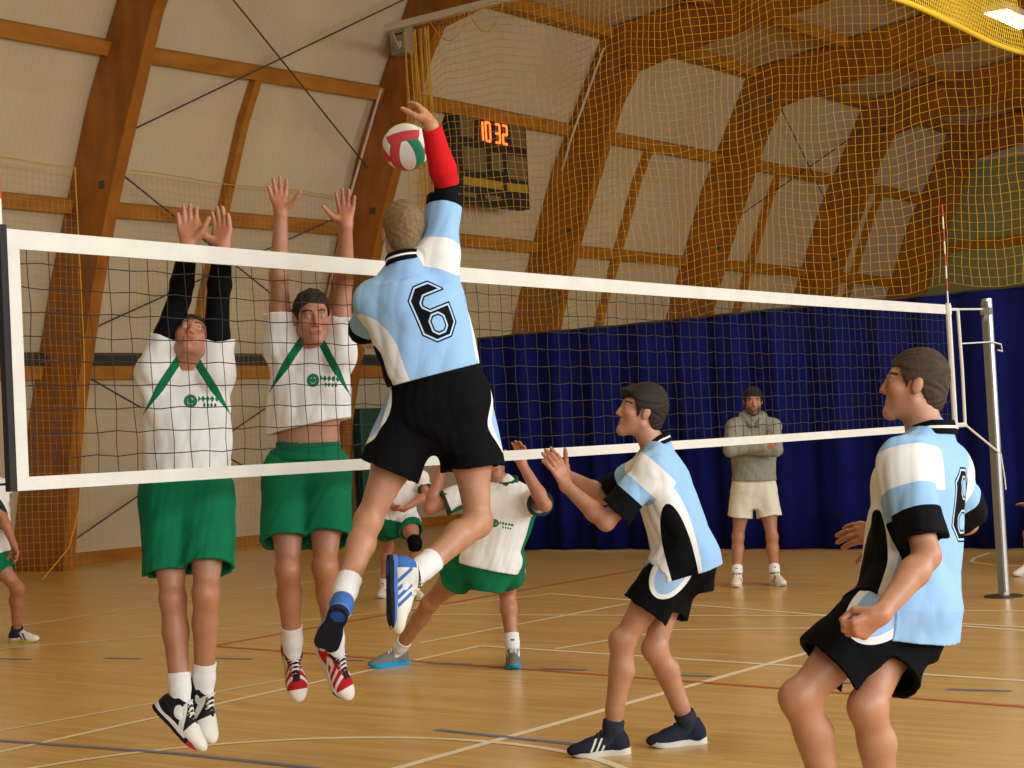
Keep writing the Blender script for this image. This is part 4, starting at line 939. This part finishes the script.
S_A = skin_mat('skin_fair', SK, (.42, .13, .10), (.05, .03, .02)); S_B = skin_mat('skin_ruddy', (.47, .22, .122), (.40, .11, .09), (.03, .02, .015)); S_C = skin_mat('skin_tan', (.42, .19, .10), (.30, .10, .08), (.015, .01, .008), True); S_D = skin_mat('skin_warm', (.50, .25, .14), (.42, .15, .11), (.06, .04, .025))

common_w = dict(name='jersey', mat=M_WHITE)
# blocker nearest the left end of the net, arms in black sleeves
person(dict(name='P1', air=1, s=1.06, t=7.73, pel=(187, 497), neck=(188, 375, 0.0), yaw=9, hyaw=6, liftR=.065, liftL=.065, pushR=.05, pushL=.05, swL=.145, swR=.165, skin=S_B, hair=H_DARK, hs=.93, hands=1.1, hairspec=dict(th=.007, low=-.01),
    label='jumping person in white jersey and green shorts with black arm sleeves, reaching over the net', head=(191, 340, -.07), hf=(.16, .62, .78), hup=(.03, .8, -.6),
    arm={'R': ((180, 297, -1), (188, 247, -1), ((-.06, 1, -.25), (.05, .2, 1), .25, .16)), 'L': ((218, 299, -1), (223, 249, -1), ((-.06, 1, -.25), (-.35, .2, 1), .25, .12))},
    leg={'R': ((173, 600, -1), (181, 704, 1), (211, 737, -1)), 'L': ((206, 594, -1), (204, 692, 1), (221, 734, -1))},
    shirt=dict(common_w, hem=.085, ease=.93, fields=team_white(), collar=M_WCOL, seed=11, sleeve=.45), shorts=dict(mat=M_GSH, len=.74, flare=.116, seed=5), shoe=SH_BW, sockmat=SOCK, sock=.13,
    sleeves={'R': [('arm_sleeve', .2, 1.93, BLKSL, .006)], 'L': [('arm_sleeve', .2, 1.93, BLKSL, .006)]}))
# second blocker, face to the ball, shirt riding up
person(dict(name='P2', air=1, s=1.08, t=8.35, pel=(307, 478), neck=(312, 354, 0.0), yaw=4, hyaw=6, liftR=.07, liftL=.06, pushR=.03, pushL=.03, swL=.14, swR=.165, skin=S_B, hair=H_DARK, hairspec=dict(th=.007, low=-.012, side=.004),
    label='jumping person in white jersey riding up over the belly, bare arms raised beside the ball', head=(312, 318, -.10), hf=(.30, -.05, 1),
    arm={'R': ((279, 277, -1), (281, 214, -1), ((-.12, 1, .0), (.05, .0, 1), .16, .30, 1.15)), 'L': ((344, 281, -1), (346, 226, -1), ((.0, 1, .0), (-.1, 0, 1), .16, .30, 1.1))},
    leg={'R': ((288, 570, -1), (293, 655, 1), (300, 701, -1)), 'L': ((325, 567, -1), (336, 654, 1), (357, 694, -1))},
    shirt=dict(common_w, hem=.16, hemlift=.04, hemtilt=(-.25, .1), fields=team_white(), collar=M_WCOL, seed=12, sleeve=.5, cuff=.088), shorts=dict(mat=M_GSH, len=.70, flare=.120, seed=6, top=.12), shoe=SH_RED, sockmat=SOCK, sock=.15))
# attacker, back to us
person(dict(name='P3', air=1, s=1.09, t=7.29, vox=.0058, pel=(441, 402), neck=(406, 269, 0.0), yaw=-163, hyaw=-170, liftR=.075, pushR=.0, liftL=-.02, swL=.14, pushL=.06, skin=S_D, hair=H_BLOND, hairspec=dict(th=.010, top=1.3, rough=.45),
    footup={'R': (.92, .1, -.28)}, label='jumping person in light blue jersey number 6 seen from behind, hitting the ball', head=(403, 234, .07), hf=(-.25, .05, -1), hs=1.0,
    arm={'R': ((447, 186, 1), (431, 126, -1), ((-.35, .8, -.6), (-.8, -.2, -.5), .5, .2)), 'L': ((364, 335, 1), (385, 345, 1), ((.7, .3, -.6), (0, .9, .1), .5, .1))},
    leg={'L': ((363, 533, -1), (341, 604, -1), (326, 634, 1)), 'R': ((479, 529, -1), (412, 577, -1), (413, 628, -1))},
    shirt=dict(name='jersey', mat=M_BLUE, hem=.085, fields=team_blue(six, .032, .335, .9, (-.09, .035, .20), .14, .155, 0, .03), collar=M_COLL, seed=21, sleeve=.82), shorts=dict(mat=M_BSH, len=.57, flare=.128, seed=7, insert=True), shoe=SH_BLUE, sockmat=SOCK, sock=.13,
    sleeves={'R': [('black_arm_band', .55, 1.06, BLKSL, .007), ('red_arm_sleeve', 1.0, 1.97, REDSL, .010)]}))
# crouching team mate by the net
person(dict(name='P4', s=1.05, t=8.25, pel=(683, 553), neck=(657, 449, 0.0), yaw=-92, pushL=.05, pushR=.05, skin=S_A, hair=H_DARK, hairspec=dict(th=.015, top=1.35, fringe=.35, low=.008, side=-.02),
    label='crouching person in light blue jersey and black shorts, hands held forward, dark navy sneakers', head=(641, 412, -.02), hf=(-1, .20, .10),
    arm={'L': ((606, 522, -1), (566, 486, 1), ((-.42, 1, .05), (-.5, -.2, -.8), .30, .20)), 'R': ((604, 496, 1), (564, 474, -1), ((-.65, .75, .1), (-.2, .2, 1), .5, .15))},
    leg={'L': ((623, 641), (612, 735), (-80,)), 'R': ((655, 648), (689, 725), (-78,))},
    shirt=dict(name='jersey', mat=M_BLUE, hem=-.11, ease=1.0, fields=team_blue(None, sw=(-.03, .09, .155)), collar=M_COLL, seed=22, sleeve=.80, cuff=.085), shorts=dict(mat=M_BSH, len=.64, flare=.118, seed=8, insert=True), shoe=SH_ADI, sockmat=GSOCK, sock=.07))
# player close to us at the right
person(dict(name='P5', s=1.08, t=5.65, vox=.0056, hs=.90, pel=(908, 594), neck=(931, 441, 0.0), yaw=-128, hyaw=-112, pushL=.0, pushR=.0, swL=.165, swR=.155, skin=S_D, hair=H_BROWN, hairspec=dict(th=.009, top=1.3),
    label='person in light blue jersey number 8 standing knees bent beside the net post, fist lowered', head=(914, 386, .03), hf=(-1, .10, -.25),
    arm={'L': ((927, 556, -1), (881, 614, -1), ((-.75, -.5, .1), (-.25, .3, -.9), 1.75, .03, .5)), 'R': ((966, 522, 1), (884, 531, 1), ((-1, -.05, .1), (.1, -.5, -.8), .5, .2))},
    leg={'L': ((800, 697, -1), (838, 826, 1), (797, 842, -1)), 'R': ((868, 706, -1), (890, 832, 1), (850, 848, -1))},
    shirt=dict(name='jersey', mat=M_BLUE, hem=-.16, ease=.97, fields=team_blue(eight, .055, .325, .97, (-.03, .09, .165), fb=.03), collar=M_COLL, seed=23, sleeve=.84, cuff=.077), shorts=dict(mat=M_BSH, len=.72, flare=.124, seed=9, insert=True), shoe=SH_WN, sockmat=SOCK, sock=.13))
# coach before the curtain
HOOD = layered('grey_hoodie_cloth', (.27, .26, .21), [], .85, .3, 30); WSH = layered('cream_shorts', (.72, .67, .55), [], .75, .2, 20)
none = lambda tl_, arm_t, D: {}
person(dict(name='P6', s=1.08, t=16.75, vox=.009, pel=(754, 487), neck=(753, 419, 0.0), yaw=0, skin=S_C, stubble=.85, hair=H_BLACK, hairspec=dict(th=.013, top=1.6), label='person in grey hooded sweatshirt and cream shorts standing with arms crossed before the curtain',
    head=(753, 402, -.02), hf=(-.05, -.06, 1), pushL=.02, pushR=.02,
    arm={'R': ((730, 450, -1), (765, 446, -1), ((.8, .3, .2), (.1, .1, -1), .6, .05)), 'L': ((776, 450, -1), (746, 450, -1), ((-.9, -.1, .2), (.1, .1, -1), .6, .05))},
    leg={'R': ((738, 537), (737, 576), (-14,)), 'L': ((772, 537), (775, 575), (14,))},
    shirt=dict(name='hooded_sweatshirt', mat=HOOD, hem=.035, ease=1.1, hood=True, long=True, fields=none, collar=HOOD, seed=31), shorts=dict(mat=WSH, len=.60, flare=.118, seed=4, band=mat('navy_band', (.015, .02, .05), .8)), shoe=SH_WR, sockmat=SOCK, sock=.10))
# crouching defender behind the attacker
person(dict(name='P7', s=1.06, t=11.2, vox=.007, pel=(491, 560), neck=(506, 487, 0.0), yaw=2, hyaw=5, skin=S_B, hair=H_BROWN, label='crouching person in white and green jersey with grey and blue shoes, both hands raised',
    head=(491, 461, -.03), hf=(.1, .05, 1), liftR=.02, liftL=.02,
    arm={'R': ((430, 508, -1), (443, 466, -1), ((.1, 1, .1), (.4, 0, .9), .4, .2)), 'L': ((545, 505, -1), (522, 464, -1), ((-.1, 1, .0), (-.3, 0, .9), .7, .2))},
    leg={'R': ((430, 603), (397, 652), (-60,)), 'L': ((507, 590), (513, 652), (2,))},
    shirt=dict(common_w, hem=-.08, fields=team_white('flank', True, .03, .27), collar=M_GCOL, seed=41, sleeve=.72, cuff=.085), shorts=dict(mat=M_GSH, len=.46, flare=.122, seed=10), shoe=SH_GREY, sockmat=SOCK, sock=.12))
# defender farther back with a knee pad
person(dict(name='P8', s=1.03, t=16.9, vox=.009, pel=(396, 517), neck=(404, 467, 0.0), yaw=12, skin=S_B, hair=H_DARK, label='person in white and green jersey with a black knee pad, half hidden behind the attacker',
    head=(406, 448, -.05), hf=(.2, 0, 1),
    arm={'R': ((384, 497, -1), (394, 508, -1), ((1, -.1, .4), (0, 1, 0), .3, .1)), 'L': ((427, 495, -1), (404, 509, -1), ((-.9, .0, .4), (0, 1, 0), .3, .1))},
    leg={'L': ((415, 543), (415, 590), (25,)), 'R': ((388, 546), (384, 588), (-10,))},
    shirt=dict(common_w, hem=-.05, fields=team_white('flank', False), collar=M_GCOL, seed=42, sleeve=.7), shorts=dict(mat=M_GSH, len=.55, flare=.125, seed=13), shoe=SH_WR, sockmat=SOCK, sock=.10, pads=[('knee_pad', 'L', BLKSL)]))
# someone stepping in at the left edge of the picture
person(dict(name='P9', s=1.03, t=14.6, vox=.009, pel=(-8, 548), neck=(-14, 480, 0.0), yaw=62, skin=S_C, hair=H_DARK, label='person in white and green kit past the near net edge, white and navy shoe',
    head=(-14, 452, -.02), hf=(.9, 0, .5),
    arm={'R': ((5, 519, -1), (14, 545, -1), ((.4, -1, .2), (-.7, -.2, .6), .7, .1)), 'L': ((-12, 520, 1), (0, 545, 1), ((.5, -1, 0), (-.5, 0, -.8), .7, .1))},
    leg={'R': ((17, 588), (17, 632), (68,)), 'L': ((-22, 592), (-30, 628), (60,))},
    shirt=dict(common_w, hem=-.05, fields=team_white('flank', False), collar=M_GCOL, seed=43, sleeve=.8), shorts=dict(mat=M_GSH, len=.62, flare=.122, seed=14), shoe=SH_WN, sockmat=GSOCK, sock=.05))
# someone sitting low by the curtain, cut by the right edge of the picture
person(dict(name='P10', s=1.0, t=17.6, vox=.010, pel=(1059, 548), neck=(1063, 498, 0.0), yaw=-40, skin=S_C, hair=H_DARK, label='person sitting on the floor before the curtain beyond the net post', head=(1063, 478, -.03), hf=(-.6, 0, 1),
    arm={'R': ((1045, 524, -1), (1029, 506, -1), ((-.9, .3, .3), (0, -1, .2), .4, .1)), 'L': ((1077, 530, -1), (1061, 545, -1), ((-.9, -.2, .4), (0, -1, .2), .4, .1))},
    leg={'R': ((1029, 535), (1029, 566), (-60,)), 'L': ((1051, 537), (1051, 568), (-30,))},
    shirt=dict(name='jersey', mat=layered('blue_training_shirt', (.03, .09, .30), [], .8, .1), hem=-.05, fields=none, collar=M_WCOL, seed=51, sleeve=.8), shorts=dict(mat=layered('blue_shorts', (.03, .07, .22), [], .8, .1), len=.7, flare=.122, seed=15), shoe=SH_WR, sockmat=SOCK, sock=.05))
# ------------------------------------------------------------------ the ball
def ball():
    c = at(406, 147, 7.55); R = .106; root = empty('volleyball', c, 'red, white and green panelled volleyball in the air at the attacking hand', 'ball')
    ax = np.array([nrm(_r*.9+_u*.2), nrm(_u*.8+_r*.1-_f*.6), [0, 0, 0]]); ax[1] = nrm(ax[1]-ax[0]*(ax[0]@ax[1])); ax[2] = np.cross(ax[0], ax[1])
    n = 400; th = np.linspace(.02, math.pi-.02, n//2); ph = np.linspace(0, 2*math.pi, n, endpoint=False); mb = MB()
    for a in th:
        for b in ph: mb.v.append(c+R*np.array([math.sin(a)*math.cos(b), math.sin(a)*math.sin(b), math.cos(a)]))
    m_ = len(th)
    for i in range(m_-1):
        for j in range(n): mb.f.append([i*n+j, i*n+(j+1) % n, (i+1)*n+(j+1) % n, (i+1)*n+j])
    mb.f += [list(range(n)), list(range((m_-1)*n, m_*n))]
    cols = [(.62, .06, .07), (.78, .76, .70), (.02, .26, .12)]
    m = layered('volleyball_leather', cols[1], [('red', cols[0]), ('green', cols[2]), ('seam', (.16, .13, .11))], .5, .05, 60)
    v = (np.array(mb.v)-c)/R; p = v@ax.T
    # six groups of three panels : each face of a cube cut in three bands, bands turned from face to face
    q = np.abs(p); f = q.argmax(1); u = np.take_along_axis(p, ((f+1) % 3)[:, None], 1)[:, 0]/q.max(1)
    w = np.take_along_axis(p, ((f+2) % 3)[:, None], 1)[:, 0]/q.max(1); u = u+.22*w*w*np.sign(u+.001)
    so = np.sort(q, 1); e = np.minimum((so[:, 2]-so[:, 1])*.9, np.abs(np.abs(u)-.36))
    d = {'red': np.where(f == 0, .36-np.abs(u), np.where((f == 1), u-.36, np.where(f == 2, -u-.36, -1))), 'green': np.where((f == 2), u-.36, np.where(f == 1, -u-.36, -1)), 'seam': .018-e}
    o = mb.build('ball_cover', m, root, smooth=True)
    for k, a in d.items(): at_ = o.data.attributes.new(k, 'FLOAT', 'POINT'); at_.data.foreach_set('value', a.astype(np.float32))
ball()


for o in bpy.data.objects:
    if '_o' in o: del o['_o']
if LOG: print('REACH', LOG)
